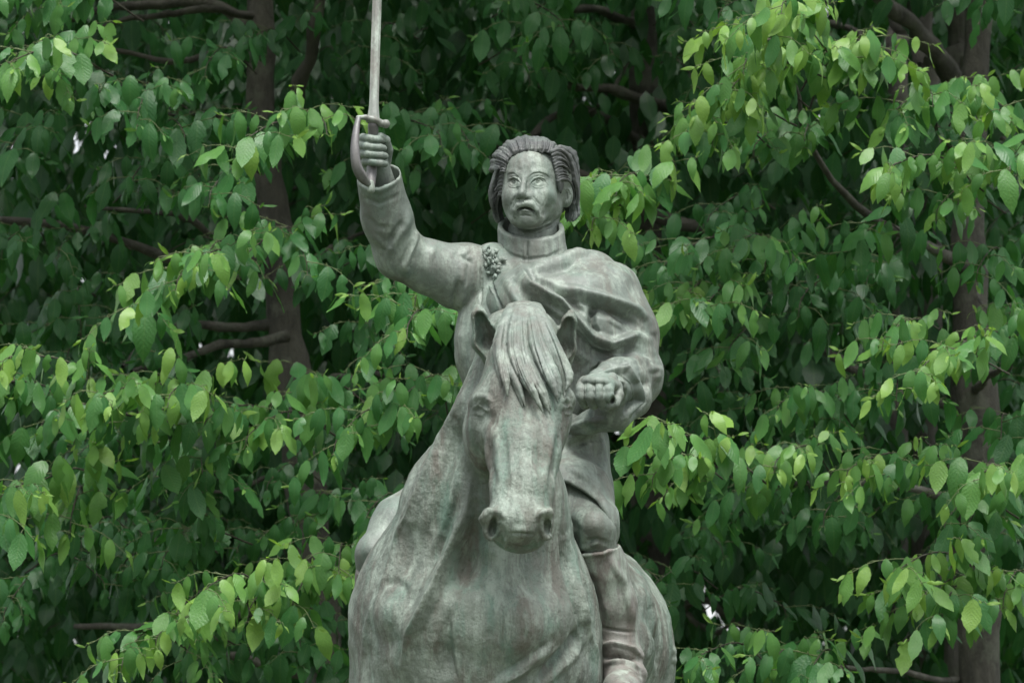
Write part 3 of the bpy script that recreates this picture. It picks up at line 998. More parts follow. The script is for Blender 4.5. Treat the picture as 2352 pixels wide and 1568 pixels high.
for i, x in enumerate((1335, 1355, 1376, 1397)):
    b_ = (8, 3, 1, 0)[i]
    d = (-.452, -.468, -.476, -.470)[i]
    e = -8 if i == 3 else 0
    finger(g, [(x + 8, 868 + b_, d + .06, 14), (x + 1, 884 + b_ * .6, d + .006, 14), (x, 897, d - .010, 13.2), (x + 1, 909, d - .012, 13.4), (x + 6, 924 + e, d + .010, 12), (x + 9, 930 + e, d + .034, 11.4)], .002, .7)

finger(g, [(1416, 886, -.40, 14), (1420, 908, -.425, 13), (1412, 927, -.445, 11), (1396, 932, -.455, 9.5)], .004)   # thumb
g.ball((1407, 916, -.50), (5, 40, 9), .006, 's', rot=(20, 0, 0))
g.mesh(.0022).begin()
for P in ([(1346, 872), (1344, 915)], [(1366, 870), (1365, 918)], [(1387, 872), (1387, 915)]):
    g.stroke(P, 1.8, -3)
g.lumps(.03, .3, 3)
g.build("hand", BRONZE, rider, BASE)

# ---- brooch: a spray of little leaves pinned to the cape
rng = random.Random(5)
VV, FF = [], []
lf = np.array([(0, 0, 0), (-.5, .45, .16), (0, .5, 0), (.5, .45, .16), (0, 1.15, .1), (-.28, .85, .12), (.28, .85, .12)])
lq = [(0, 2, 5, 1), (0, 3, 6, 2), (2, 6, 4, 5)]
for i in range(70):
    a, rr = rng.uniform(0, 6.28), math.sqrt(rng.random())
    px, py = 1129 + 21 * rr * math.cos(a) * (1.1 - (.5 if math.sin(a) > 0 else 0) * rr), 604 + 31 * rr * math.sin(a)
    sz = M(rng.uniform(11, 16))
    R = np.array(Matrix.Rotation(rng.uniform(0, 6.28), 3, 'Y') @ Matrix.Rotation(rng.uniform(-.9, .3), 3, 'X'))
    o = c.at(px, py, .004 + .022 * (1 - rr) + rng.uniform(0, .006))
    if o is None:
        o = Q(px, py, -.10)
    P = (lf * np.array([.62, 1, 1]))[:, [0, 2, 1]] * np.array([1, -1, 1]) * sz
    b0 = len(VV) * 7
    VV.append(P @ R.T + o)
    FF += [[b0 + v for v in q] for q in lq]
me = raw_mesh("brooch", np.concatenate(VV) - BASE, FF, BRONZE)
br = link(bpy.data.objects.new("brooch", me), rider)
sm = br.modifiers.new("thickness", 'SOLIDIFY')
sm.thickness = .0012

# ---- sabre: blade, grip, cross-guard with finial, knuckle bow, pommel
sabre = link(bpy.data.objects.new("sabre", None), statue)
sabre.location = Q(858, 345, -.33) - BASE
SO = Q(858, 345, -.33)


def part(name, V, F, mat, parent, origin, smooth=True):
    return link(bpy.data.objects.new(name, raw_mesh(name, np.asarray(V) - origin, F, mat, smooth)), parent)


rows_ = [(857, 282, 16.5), (858, 262, 13), (859, 235, 10.8), (860.5, 180, 10.6), (863, 90, 10.6), (866, 0, 10.5), (869, -120, 10), (874, -330, 9), (880, -470, 6.5), (886, -530, .8)]
cen = spline(rows_, 40)
VV = []
for x, y, w in cen:
    yy = -.33 + .00045 * (282 - y)
    a_, b_, m1, m2 = Q(x - w, y, yy), Q(x + w, y, yy), Q(x - w * .25, y, yy - M(3.2)), Q(x - w * .25, y, yy + M(3.2))
    e1, e2 = Q(x + w * .55, y, yy - M(4.2)), Q(x + w * .55, y, yy + M(4.2))
    VV += [a_, m1, e1, b_, e2, m2]
FF = [[i * 6 + j, i * 6 + (j + 1) % 6, (i + 1) * 6 + (j + 1) % 6, (i + 1) * 6 + j] for i in range(39) for j in range(6)]
part("blade", VV, FF, BRONZE_BLADE, sabre, SO, smooth=False)
s = Sculpt().limb([(857, 288, -.327, 12), (858, 345, -.290, 12.5), (853, 400, -.300, 12), (852, 425, -.320, 10)], .006)
s.mesh(.003).begin().build("grip", BRONZE_GUARD, sabre, SO)
s = Sculpt()
s.limb([(822, 270, -.352, 5), (840, 270, -.345, 6), (857, 274, -.335, 8), (874, 283, -.33, 8), (884, 286, -.33, 6)], .006)
s.ball((886, 285, -.33), (10, 10, 10.5), .004)
s.ball((857, 276, -.335), (17, 12, 8), .008, rot=(12, 0, 0))
s.mesh(.0022).begin().build("cross_guard", BRONZE_BLADE, sabre, SO)
bow = spline([(824, 267, -.352, 6.5), (818, 300, -.385, 9), (815, 340, -.405, 11.5), (819, 380, -.405, 13), (833, 408, -.380, 13.5), (852, 428, -.335, 6)], 28)
VV = []
for i, (x, y, yy, w) in enumerate(bow):
    t = bow[min(i + 1, 27), :2] - bow[max(i - 1, 0), :2]
    t /= np.linalg.norm(t)
    nx, ny = -t[1], t[0]
    for sg, dd in ((-1, 0), (-.3, -.006), (.5, -.006), (1, 0), (.5, .006), (-.3, .006)):
        VV.append(Q(x - nx * w * sg * .9, y - ny * w * sg * .9, yy + dd))
FF = [[i * 6 + j, i * 6 + (j + 1) % 6, (i + 1) * 6 + (j + 1) % 6, (i + 1) * 6 + j] for i in range(27) for j in range(6)]
part("knuckle_bow", VV, FF, BRONZE_GUARD, sabre, SO)
s = Sculpt().ball((852, 436, -.335), (9.5, 9.5, 9), .004).limb([(852, 420, -.335, 7), (852, 430, -.335, 9)], .004)
s.mesh(.0022).begin().build("pommel", BRONZE_BLADE, sabre, SO)
# ------------------------------------------------------------------ ground, path, plinth
def flat_mat(name, stops, scale, rough=.9, bump=.4):
    m, nt, b = new_mat(name)
    tc = N(nt, "ShaderNodeTexCoord").outputs["Object"]
    nt.links.new(ramp(nt, noise(nt, tc, scale, 6, .65), stops), b.inputs["Base Color"])
    b.inputs["Roughness"].default_value = rough
    bp = N(nt, "ShaderNodeBump")
    bp.inputs["Strength"].default_value = bump
    bp.inputs["Distance"].default_value = .02
    nt.links.new(noise(nt, tc, scale * 6, 5, .7), bp.inputs["Height"])
    nt.links.new(bp.outputs[0], b.inputs["Normal"])
    return m


gm = raw_mesh("ground", [(-400, -400, 0), (400, -400, 0), (400, 400, 0), (-400, 400, 0)], [[0, 1, 2, 3]],
              flat_mat("park_ground", [(.35, (.03, .045, .018)), (.6, (.05, .07, .025)), (.8, (.07, .06, .04))], 1.2), False)
tag(link(bpy.data.objects.new("ground", gm)), kind="structure")
stone = flat_mat("plinth_stone", [(.3, (.24, .23, .21)), (.7, (.36, .35, .32))], 6, .8)


def block(name, mat, x0, x1, y0, y1, z0, z1, bev=.02):
    """A chamfered stone block."""
    V, F = [], []
    for z, e in ((z0, 0), (z1 - bev, 0), (z1, bev)):
        V += [(x0 + e, y0 + e, z), (x1 - e, y0 + e, z), (x1 - e, y1 - e, z), (x0 + e, y1 - e, z)]
    for k in (0, 4):
        for i in range(4):
            F.append((k + i, k + (i + 1) % 4, k + 4 + (i + 1) % 4, k + 4 + i))
    F += [(8, 9, 10, 11), (3, 2, 1, 0)]
    return raw_mesh(name, V, F, mat, False)


pt = float(BASE[2])
pc = float(Q(1180, 2400, .3)[0])
ped = link(bpy.data.objects.new("stone_pedestal", None))
ped.location = (pc, .3, 0)
tag(ped, "grey stone pedestal under the bronze horse", "pedestal")
link(bpy.data.objects.new("step", block("step", stone, -1.15, 1.15, -1.75, 1.75, 0, .22)), ped)
link(bpy.data.objects.new("shaft", block("shaft", stone, -.72, .72, -1.32, 1.32, .22, pt - .14)), ped)
link(bpy.data.objects.new("cap_stone", block("cap_stone", stone, -.80, .80, -1.42, 1.42, pt - .14, pt)), ped)


# ------------------------------------------------------------------ leaves
def leaf_material():
    m, nt, b = new_mat("tree_leaf")
    at = N(nt, "ShaderNodeAttribute", attribute_name="tone")
    oi = N(nt, "ShaderNodeObjectInfo")
    rn = N(nt, "ShaderNodeAttribute", attribute_name="rnd")
    s = N(nt, "ShaderNodeMath", operation='ADD')
    nt.links.new(oi.outputs["Random"], s.inputs[0])
    nt.links.new(rn.outputs["Fac"], s.inputs[1])
    fr = N(nt, "ShaderNodeMath", operation='FRACT')
    nt.links.new(s.outputs[0], fr.inputs[0])
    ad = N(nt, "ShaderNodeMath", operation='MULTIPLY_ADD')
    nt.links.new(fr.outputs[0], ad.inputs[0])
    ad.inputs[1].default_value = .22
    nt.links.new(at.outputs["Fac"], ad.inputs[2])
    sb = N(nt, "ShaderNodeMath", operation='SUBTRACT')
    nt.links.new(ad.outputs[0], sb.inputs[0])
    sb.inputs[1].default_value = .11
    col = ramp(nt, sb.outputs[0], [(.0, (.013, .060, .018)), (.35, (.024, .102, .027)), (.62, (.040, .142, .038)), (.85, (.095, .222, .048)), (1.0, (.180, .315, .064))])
    uv = N(nt, "ShaderNodeUVMap", uv_map="leaf")
    sp = N(nt, "ShaderNodeSeparateXYZ")
    nt.links.new(uv.outputs[0], sp.inputs[0])
    va = N(nt, "ShaderNodeMath", operation='ABSOLUTE')
    nt.links.new(sp.outputs[1], va.inputs[0])
    # midrib and side veins
    rib = ramp(nt, va.outputs[0], [(.02, 1.0), (.09, 0.0)])
    ph = N(nt, "ShaderNodeMath", operation='MULTIPLY_ADD')
    nt.links.new(va.outputs[0], ph.inputs[0])
    ph.inputs[1].default_value = -.30
    nt.links.new(sp.outputs[0], ph.inputs[2])
    sc = N(nt, "ShaderNodeMath", operation='MULTIPLY')
    nt.links.new(ph.outputs[0], sc.inputs[0])
    sc.inputs[1].default_value = 9 * 2 * math.pi
    vn = N(nt, "ShaderNodeMath", operation='SINE')
    nt.links.new(sc.outputs[0], vn.inputs[0])
    vein = ramp(nt, vn.outputs[0], [(.80, 0.0), (1.0, 1.0)])
    mx = N(nt, "ShaderNodeMath", operation='MAXIMUM')
    nt.links.new(rib, mx.inputs[0])
    hv = N(nt, "ShaderNodeMath", operation='MULTIPLY')
    nt.links.new(vein, hv.inputs[0])
    hv.inputs[1].default_value = .45
    nt.links.new(hv.outputs[0], mx.inputs[1])
    hl = N(nt, "ShaderNodeMath", operation='MULTIPLY')
    nt.links.new(mx.outputs[0], hl.inputs[0])
    hl.inputs[1].default_value = .13
    tc = N(nt, "ShaderNodeTexCoord").outputs["Object"]
    bl = noise(nt, tc, 22, 3, .6)
    col = mix(nt, ramp(nt, bl, [(.40, 0.0), (.75, .35)]), col, (.055, .13, .05))
    col = mix(nt, hl.outputs[0], col, (.17, .28, .08))
    nt.links.new(col, b.inputs["Base Color"])
    b.inputs["Roughness"].default_value = .37
    b.inputs["Specular IOR Level"].default_value = .30
    bp = N(nt, "ShaderNodeBump")
    bp.inputs["Strength"].default_value = .55
    bp.inputs["Distance"].default_value = .004
    hh = N(nt, "ShaderNodeMath", operation='MULTIPLY_ADD')
    nt.links.new(vn.outputs[0], hh.inputs[0])
    hh.inputs[1].default_value = -.09
    nt.links.new(bl, hh.inputs[2])
    nt.links.new(hh.outputs[0], bp.inputs["Height"])
    nt.links.new(bp.outputs[0], b.inputs["Normal"])
    tr = N(nt, "ShaderNodeBsdfTranslucent")
    tcol = mix(nt, 1.0, col, (1.7, 1.8, .8), 'MULTIPLY')
    nt.links.new(tcol, tr.inputs["Color"])
    ms = N(nt, "ShaderNodeMixShader")
    ms.inputs[0].default_value = .34
    nt.links.new(b.outputs[0], ms.inputs[1])
    nt.links.new(tr.outputs[0], ms.inputs[2])
    nt.links.new(ms.outputs[0], nt.nodes["Material Output"].inputs["Surface"])
    return m


LEAF = leaf_material()
green, gnt, gb = new_mat("green_shoot")
gb.inputs["Base Color"].default_value = (.085, .115, .04, 1)
gb.inputs["Roughness"].default_value = .6


def leaf_template(nst, seed, serr=.045):
    """Ovate leaf along +X, face +Z: stations x (left edge, left mid, rib, right mid, right edge); length 1."""
    rg = random.Random(seed)
    wmax, peak, droop, fold = rg.uniform(.195, .262), rg.uniform(.40, .52), rg.choice((.05, .14, .22, .34, .46)), rg.uniform(.02, .30)
    side = rg.uniform(-.12, .12)
    V, UV = [], []
    xs = [i / nst for i in range(nst + 1)]
    for i, x in enumerate(xs):
        if x <= peak:
            w = wmax * math.sin(math.pi / 2 * (x / peak)) ** .72
        else:
            w = wmax * max(0, 1 - ((x - peak) / (1 - peak)) ** 2.1) ** .95 * (1 - .10 * (x - peak))
        if 0 < i < nst:
            w *= 1 + (serr if i % 2 else -serr)
        z = -droop * x * x + .02 * math.sin(6 * x + seed)
        wav = .018 * math.sin(9 * x + 2 * seed)
        for s, f in ((-1, 1.0), (0, 0), (1, 1.0)):
            V.append((x - (.03 if s else 0) * (w > 0), s * w * f + side * x * x, z + (fold * abs(w) * (1.0 if s else 0) * -1) + s * wav * (1 if s else 0)))
            UV.append((x, s * (w / wmax if wmax else 0)))
    F = []
    if seed % 3 == 0 and nst > 6:                                     # an insect bite out of the margin
        i = rg.randrange(4, nst - 1)
        s = rg.choice((0, 2))
        for q, f in ((i, .45), (i + 1, .62)):
            x, y, z = V[q * 3 + s]
            V[q * 3 + s] = (x, V[q * 3 + 1][1] + (y - V[q * 3 + 1][1]) * f, z)
    for i in range(nst):
        for c in range(2):
            a = i * 3 + c
            F.append((a, a + 3, a + 4, a + 1))
    return np.array(V), np.array(F), np.array(UV)


TPL_HI = [leaf_template(11, s) for s in range(1, 13)]
TPL_LO = [leaf_template(4, s, .0) for s in range(21, 26)]


def leaf_mesh(name, tpl, mats, tone, rnd, with_uv=True):
    """Many leaves in one mesh. mats: (n,4,3) rows axis, side, normal, origin (scaled)."""
    V0, F0, UV0 = tpl
    n = len(mats)
    V = np.einsum('vk,nkc->nvc', V0, mats[:, :3]) + mats[:, 3][:, None]
    F = (F0[None] + (np.arange(n) * len(V0))[:, None, None]).reshape(-1, 4)
    return V.reshape(-1, 3), F, np.tile(UV0, (n, 1)), np.repeat(tone, len(V0)), np.repeat(rnd, len(V0))


def finish_leaves(name, chunks, mat):
    base, VV, FF, UU, TT, RR = 0, [], [], [], [], []
    for V, F, U, t, r_ in chunks:
        VV.append(V)
        FF.append(F + base)
        UU.append(U)
        TT.append(t)
        RR.append(r_)
        base += len(V)
    V, F, U, t, r_ = (np.concatenate(a) for a in (VV, FF, UU, TT, RR))
    me = raw_mesh(name, V, F, mat)
    li = np.empty(len(me.loops), np.int32)
    me.loops.foreach_get("vertex_index", li)
    uv = me.uv_layers.new(name="leaf")
    uv.data.foreach_set("uv", U[li].astype(np.float32).ravel())
    for nm, arr in (("tone", t), ("rnd", r_)):
        a = me.attributes.new(nm, 'FLOAT', 'POINT')
        a.data.foreach_set("value", arr.astype(np.float32))
    return me


UP = np.array([0, 0, 1.0])


def unit(v):
    return v / (np.linalg.norm(v) + 1e-12)


class Tree:
    def __init__(self, name, label, foot, mat, group=None):
        self.foot = np.array(foot, float)
        self.root = link(bpy.data.objects.new(name, None))
        self.root.location = foot
        tag(self.root, label, "tree", group)
        self.mat = mat
        self.leaves, self.twigs, self.shoots, self.stalks, self.clouds = [], [], [], [], []

    def bar(self, name, pts, sides=10, n=26, gnarl=.012, seed=0):
        """pts (px, py, depth, radius px) -> bark-covered limb."""
        rg = np.random.default_rng(seed + len(self.root.children))
        C = spline(pts, n)
        P = np.array([Q(c[0], c[1], c[2]) for c in C])
        R = np.array([M(c[3], c[2]) for c in C])
        w = rg.normal(size=(n, 3)) * gnarl
        w[1:-1] = (w[:-2] + w[1:-1] + w[2:]) / 3
        R = R * (1 + .10 * np.sin(np.arange(n) * rg.uniform(.7, 1.3)) + rg.normal(size=n) * .05)
        V, F = tube_mesh([(P + w, R)], sides)
        return link(bpy.data.objects.new(name, raw_mesh(name, V - self.foot, F, self.mat)), self.root)

    def spray(self, base, tip, tone, rng, shoots=4, size=1.0, hi=True, arch=.05, dense=1.0):
        """A twig from base to tip (px, py, depth) with side shoots; the leaves hang from it."""
        A, B = Q(*base), Q(*tip)
        L = np.linalg.norm(B - A)
        mid = (A + B) / 2 + UP * (arch + .06 * L) + np.array([rng.uniform(-.04, .04), rng.uniform(-.05, .05), 0])
        main = spline([A, mid, B, B + unit(B - mid) * .05 + np.array([0, 0, -.05])], 16)
        lines = [(main, .25, .0034 * size)]
        for i in range(shoots):
            t = .22 + .72 * (i + rng.random() * .6) / shoots
            k = min(int(t * 15), 14)
            tg = unit(main[k + 1] - main[k])
            sd = unit(np.cross(tg, UP)) * (1 if i % 2 else -1)
            d = unit(tg * rng.uniform(.3, .9) + sd * rng.uniform(.5, 1.0) + UP * rng.uniform(.0, .35) + np.array([0, -.15, 0]))
            ln = rng.uniform(.12, .27) * size * (1.15 - .4 * t)
            p0 = main[k]
            lines.append((spline([p0, p0 + d * ln * .55 + UP * .02, p0 + d * ln + UP * -.012], 9), .15, .0017 * size))
        for P, start, rad in lines:
            n = len(P)
            (self.twigs if P is main else self.shoots).append((P, np.linspace(rad, rad * .4, n)))
            T = np.gradient(P, axis=0)
            seg = np.linalg.norm(np.diff(P, axis=0), axis=1)
            s = np.concatenate([[0], np.cumsum(seg)])
            tot = s[-1]
            d = tot * start
            sgn = rng.choice((-1, 1))
            while d < tot:
                f = d / tot
                p = np.array([np.interp(d, s, P[:, a]) for a in range(3)])
                tg = unit(np.array([np.interp(d, s, T[:, a]) for a in range(3)]))
                sd = unit(np.cross(tg, UP)) * sgn
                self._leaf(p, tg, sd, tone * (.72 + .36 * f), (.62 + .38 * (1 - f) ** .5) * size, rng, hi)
                sgn = -sgn
                d += rng.uniform(.034, .052) * size / dense
            for q in range(2):                                        # the unfolding tip
                self._leaf(P[-1], unit(T[-1]), unit(np.cross(T[-1], UP)) * (q * 2 - 1), min(1.05, tone + .25), rng.uniform(.22, .38) * size, rng, hi, True)

    def _leaf(self, p, tg, sd, tone, size, rng, hi, tip=False):
        out = unit(sd * rng.uniform(.35, 1.0) + tg * rng.uniform(.1, .9) + np.array([rng.uniform(-.3, .3), rng.uniform(-.45, .10), 0]))
        pet = rng.uniform(.018, .034) * (.5 + .5 * size)
        q = p + out * pet + UP * rng.uniform(-.004, .008)
        ax = unit(out * np.array([1, .6, 1]) * (rng.uniform(.10, .75) if rng.random() < .78 else rng.uniform(.9, 1.9)) - UP * rng.uniform(.8, 1.15) + np.array([rng.uniform(-.3, .3), 0, 0]))
        if tip:                                                           # still folded, standing on the shoot
            ax = unit(tg * .8 + sd * .45 + UP * rng.uniform(-.2, .9))
        nm = out * 1.0 + UP * .35 + np.array([rng.uniform(-.55, .55), rng.uniform(-.9, .1), rng.uniform(-.1, .3)])
        nm = unit(nm - ax * (nm @ ax))
        sdv = np.cross(nm, ax)
        ln = rng.choice((rng.uniform(.065, .095), rng.uniform(.09, .125), rng.uniform(.105, .142))) * size
        wd = rng.uniform(.45, .7) if tip else rng.uniform(.88, 1.18)
        self.leaves.append((np.array([ax * ln, sdv * ln * wd, nm * ln, q]), tone + rng.uniform(-.08, .08), hi))
        self.stalks.append((np.array([p, p + out * pet * .6 + UP * .006, q]), np.array([.0016, .0013, .0013])))

    def cloud(self, n, x, y, d, length, tone, seed, clump=16, spread=.22, gaps=True):
        """Leaf masses deep in the crown: clumps of hanging leaves; x, y photo px ranges, d depths."""
        rg = np.random.default_rng(seed)
        k = n // clump
        cx, cyy, cd = rg.uniform(*x, k), rg.uniform(*y, k), rg.uniform(*d, k)
        C = np.array([Q(*p) for p in zip(cx, cyy, cd)])
        P = np.repeat(C, clump, 0) + rg.normal(size=(k * clump, 3)) * spread * np.array([1.25, 1.0, .6])
        ct = np.repeat(rg.uniform(.5, 1.5, k), clump)
        if gaps:
            u, v = project(P)
            keep = np.ones(len(P), bool)
            for a_, b_, c_, d_ in GAPS:
                keep &= ((u - a_) / (c_ * 1.2 + 8)) ** 2 + ((v + 30 - b_) / (d_ * 1.2 + 22)) ** 2 > 1
            for a_, b_, c_, d_ in CLEAR:
                keep &= (((u - a_) / c_) ** 2 + ((v + 25 - b_) / (d_ + 14)) ** 2 > 1) | (P[:, 1] > 6.3)
            P, ct = P[keep], ct[keep]
        m = len(P)
        out = rg.normal(size=(m, 3)) * np.array([1, .8, .25])
        ax = out * .45 - UP
        ax /= np.linalg.norm(ax, axis=1)[:, None]
        nm = out + UP * .35 + np.array([0, -.5, 0])
        nm -= ax * (nm * ax).sum(1)[:, None]
        nm /= np.linalg.norm(nm, axis=1)[:, None]
        sd = np.cross(nm, ax)
        L = (length * rg.uniform(.75, 1.25, m))[:, None]
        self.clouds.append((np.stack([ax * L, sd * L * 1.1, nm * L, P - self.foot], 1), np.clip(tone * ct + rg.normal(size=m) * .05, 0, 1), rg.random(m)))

    def finish(self, singles, rng):
        """The largest leaves in view become leaf objects; the rest one foliage part."""
        O = np.array([l[0][3] for l in self.leaves]).reshape(-1, 3)
        px, py = project(O)
        inside = (px > -30) & (px < 2382) & (py > -60) & (py < 1598)
        face = np.array([abs(unit(l[0][2]) @ unit(CAM - l[0][3])) * np.linalg.norm(l[0][0]) for l in self.leaves], float)
        score = np.where(inside & np.array([l[2] for l in self.leaves], bool), face / (16 + O[:, 1]) - .0009 * O[:, 1], -1)
        order = np.argsort(-score)
        pick = set(int(i) for i in order[:singles] if score[i] > -1)
        meshes = {}
        for i in sorted(pick):
            m, tone, _ = self.leaves[i]
            key = (rng.randrange(len(TPL_HI)), min(4, max(0, int(tone * 5))))
            if key not in meshes:
                V0, F0, U0 = TPL_HI[key[0]]
                meshes[key] = finish_leaves("leaf", [(V0, F0, U0, np.full(len(V0), (key[1] + .5) / 5), np.zeros(len(V0)))], LEAF)
            o = bpy.data.objects.new("leaf", meshes[key])
            scene.collection.objects.link(o)
            o.parent = self.root
            ax, sdv, nm, q = m
            q = q - self.foot
            o.matrix_local = Matrix(((ax[0], sdv[0], nm[0], q[0]), (ax[1], sdv[1], nm[1], q[1]), (ax[2], sdv[2], nm[2], q[2]), (0, 0, 0, 1)))
        rest = [i for i in range(len(self.leaves)) if i not in pick]
        groups = {}
        for i in rest:
            hi = self.leaves[i][2]
            groups.setdefault((hi, rng.randrange(len(TPL_HI if hi else TPL_LO))), []).append(i)
        chunks = []
        for (hi, v), idx in groups.items():
            mats = np.array([self.leaves[i][0] for i in idx])
            mats[:, 3] -= self.foot
            chunks.append(leaf_mesh("", (TPL_HI if hi else TPL_LO)[v], mats, np.array([self.leaves[i][1] for i in idx]), np.array([rng.random() for _ in idx])))
        for q, (mats, tn, rd) in enumerate(self.clouds):
            for v in range(len(TPL_LO)):
                chunks.append(leaf_mesh("", TPL_LO[v], mats[v::5], tn[v::5], rd[v::5]))
        if chunks:
            tag(link(bpy.data.objects.new("foliage", finish_leaves("foliage", chunks, LEAF)), self.root), kind="stuff")
        if self.twigs:
            V, F = tube_mesh(self.twigs, 4)
            tag(link(bpy.data.objects.new("twigs", raw_mesh("twigs", V - self.foot, F, BARK_TWIG)), self.root), kind="stuff")
        if self.shoots:
            V, F = tube_mesh(self.shoots, 4)
            tag(link(bpy.data.objects.new("shoots", raw_mesh("shoots", V - self.foot, F, green)), self.root), kind="stuff")
        near = [s for s, l in zip(self.stalks, self.leaves) if l[2]]
        if near:
            V, F = tube_mesh(near, 3)
            tag(link(bpy.data.objects.new("leaf_stalks", raw_mesh("leaf_stalks", V - self.foot, F, green)), self.root), kind="stuff")


def bark(name, a, b_, c_):
    m, nt, b = new_mat(name)
    tc = N(nt, "ShaderNodeTexCoord").outputs["Object"]
    n1 = noise(nt, tc, 9, 7, .7, (1, 1, .35))
    col = ramp(nt, n1, [(.3, a), (.5, b_), (.7, c_)])
    lich = noise(nt, tc, 5, 6, .7)
    col = mix(nt, ramp(nt, lich, [(.52, 0.0), (.62, .7)]), col, (.15, .16, .12))
    nt.links.new(col, b.inputs["Base Color"])
    b.inputs["Roughness"].default_value = .9
    bp = N(nt, "ShaderNodeBump")
    bp.inputs["Strength"].default_value = 1.0
    bp.inputs["Distance"].default_value = .045
    nt.links.new(noise(nt, tc, 26, 8, .75, (1, 1, .3)), bp.inputs["Height"])
    nt.links.new(bp.outputs[0], b.inputs["Normal"])
    return m


BARK = bark("bark", (.034, .033, .026), (.074, .070, .055), (.135, .130, .104))
BARK_GREY = bark("grey_bark", (.08, .074, .068), (.16, .148, .135), (.25, .235, .215))
BARK_TWIG = bark("twig_bark", (.030, .024, .018), (.052, .042, .03), (.08, .075, .045))


def foot(px, y):
    p = Q(px, 784, y)
    return (float(p[0]), y, 0.0)


FB = 3300                                   # photo row well below the frame: trunks go down to the ground
left = Tree("leafy_tree", "leafy tree with a thick brown trunk behind the raised sword arm", foot(760, 4.2), BARK)
right = Tree("leafy_tree", "leafy tree with a broad trunk beside the rider's cloaked shoulder, pale young shoots", foot(2300, 4.0), BARK)
back = Tree("leafy_tree", "shaded leafy tree directly behind the rider's head", foot(1500, 5.6), BARK)
slim = [Tree("slim_tree", lb, foot(x, y), BARK_GREY, "slim trunks behind the right-hand foliage") for lb, x, y in
        (("slim grey trunk standing leftmost of three behind pale young shoots", 2058, 6.2),
         ("slim grey trunk standing in the middle of three behind pale young shoots", 2125, 5.7),
         ("slim grey trunk with a thick bough leaning off it to the left", 2215, 5.2))]
far = [Tree("background_tree", lb, foot(x, y), BARK) for lb, x, y in
       (("distant dark tree far behind the left foliage with sky showing through", 300, 11.0),
        ("distant dark tree far behind the rider, filling the upper middle", 1180, 12.5),
        ("distant dark tree far behind the horse's rump with bright sky gaps", 2000, 11.5))]

# trunks and boughs (photo px, px, depth m, radius px)
left.bar("trunk", [(770, FB, 4.2, 70), (752, 1568, 4.2, 48), (728, 1300, 4.2, 46), (695, 1060, 4.2, 44), (664, 850, 4.2, 41), (648, 640, 4.2, 40), (622, 440, 4.2, 38), (600, 250, 4.2, 35), (600, 60, 4.2, 32), (612, -300, 4.3, 26), (620, -900, 4.4, 12)], 14, 40)
for k_, P in enumerate([
        [(640, 330, 4.2, 26), (680, 240, 4.1, 22), (708, 130, 4.0, 20), (735, 0, 3.9, 18), (760, -200, 3.9, 13)],
        [(650, 775, 4.1, 17), (570, 786, 3.9, 14), (480, 804, 3.7, 12), (390, 835, 3.5, 11), (300, 850, 3.3, 6)],
        [(640, 745, 4.2, 18), (540, 748, 4.2, 14), (430, 744, 4.1, 12), (340, 790, 4.0, 10), (280, 838, 3.8, 7)],
        [(640, 660, 4.2, 20), (560, 632, 4.0, 16), (450, 606, 3.8, 15), (330, 570, 3.6, 14), (150, 520, 3.4, 13), (-60, 498, 3.2, 9)],
        [(610, 600, 4.1, 15), (550, 588, 3.9, 14), (500, 548, 3.7, 12), (430, 502, 3.5, 10), (330, 486, 3.4, 7), (180, 470, 3.3, 4)],
        [(600, 90, 4.2, 20), (500, 10, 4.3, 17), (380, 8, 4.4, 15), (250, 22, 4.5, 12), (120, 60, 4.5, 7)],
        [(600, 150, 4.2, 14), (520, 118, 4.1, 10), (400, 142, 4.0, 9), (300, 122, 4.0, 8), (120, 108, 3.9, 5)],
        [(596, 40, 4.2, 12), (480, 22, 3.9, 11), (390, 28, 3.8, 10), (300, 46, 3.7, 8), (215, 70, 3.6, 4)],
        [(740, 1380, 4.2, 18), (600, 1400, 4.3, 14), (430, 1420, 4.4, 13), (320, 1436, 4.5, 12), (170, 1438, 4.6, 7)],
        [(745, 1520, 4.2, 18), (690, 1540, 4.0, 15), (560, 1512, 3.8, 12), (440, 1500, 3.6, 8)],
        [(700, 1110, 4.2, 14), (640, 1080, 4.3, 10), (580, 1110, 4.2, 7), (480, 1130, 4.0, 4)],
        [(665, 870, 4.2, 13), (760, 872, 4.2, 10), (850, 862, 4.1, 8), (930, 846, 3.9, 5)],
        [(630, 300, 4.2, 12), (560, 280, 4.0, 9), (500, 268, 3.8, 7), (380, 262, 3.4, 4)],
        [(655, 690, 4.2, 12), (700, 620, 4.5, 9), (770, 560, 4.8, 7), (880, 520, 5.0, 4)],
        [(690, 1010, 4.2, 14), (560, 985, 3.6, 11), (420, 970, 3.0, 8), (220, 950, 2.5, 5)]]):
    left.bar("branch", [(*p[:3], p[3] * .82) for p in P], 8, 22, .010, k_)
right.bar("trunk", [(2330, FB, 4.0, 75), (2258, 1568, 4.0, 52), (2255, 1300, 4.0, 48), (2250, 1100, 4.0, 45), (2238, 800, 4.0, 42), (2225, 560, 4.0, 38), (2235, 300, 4.0, 34), (2250, 0, 4.1, 30), (2260, -500, 4.2, 20), (2260, -900, 4.2, 8)], 14, 40)
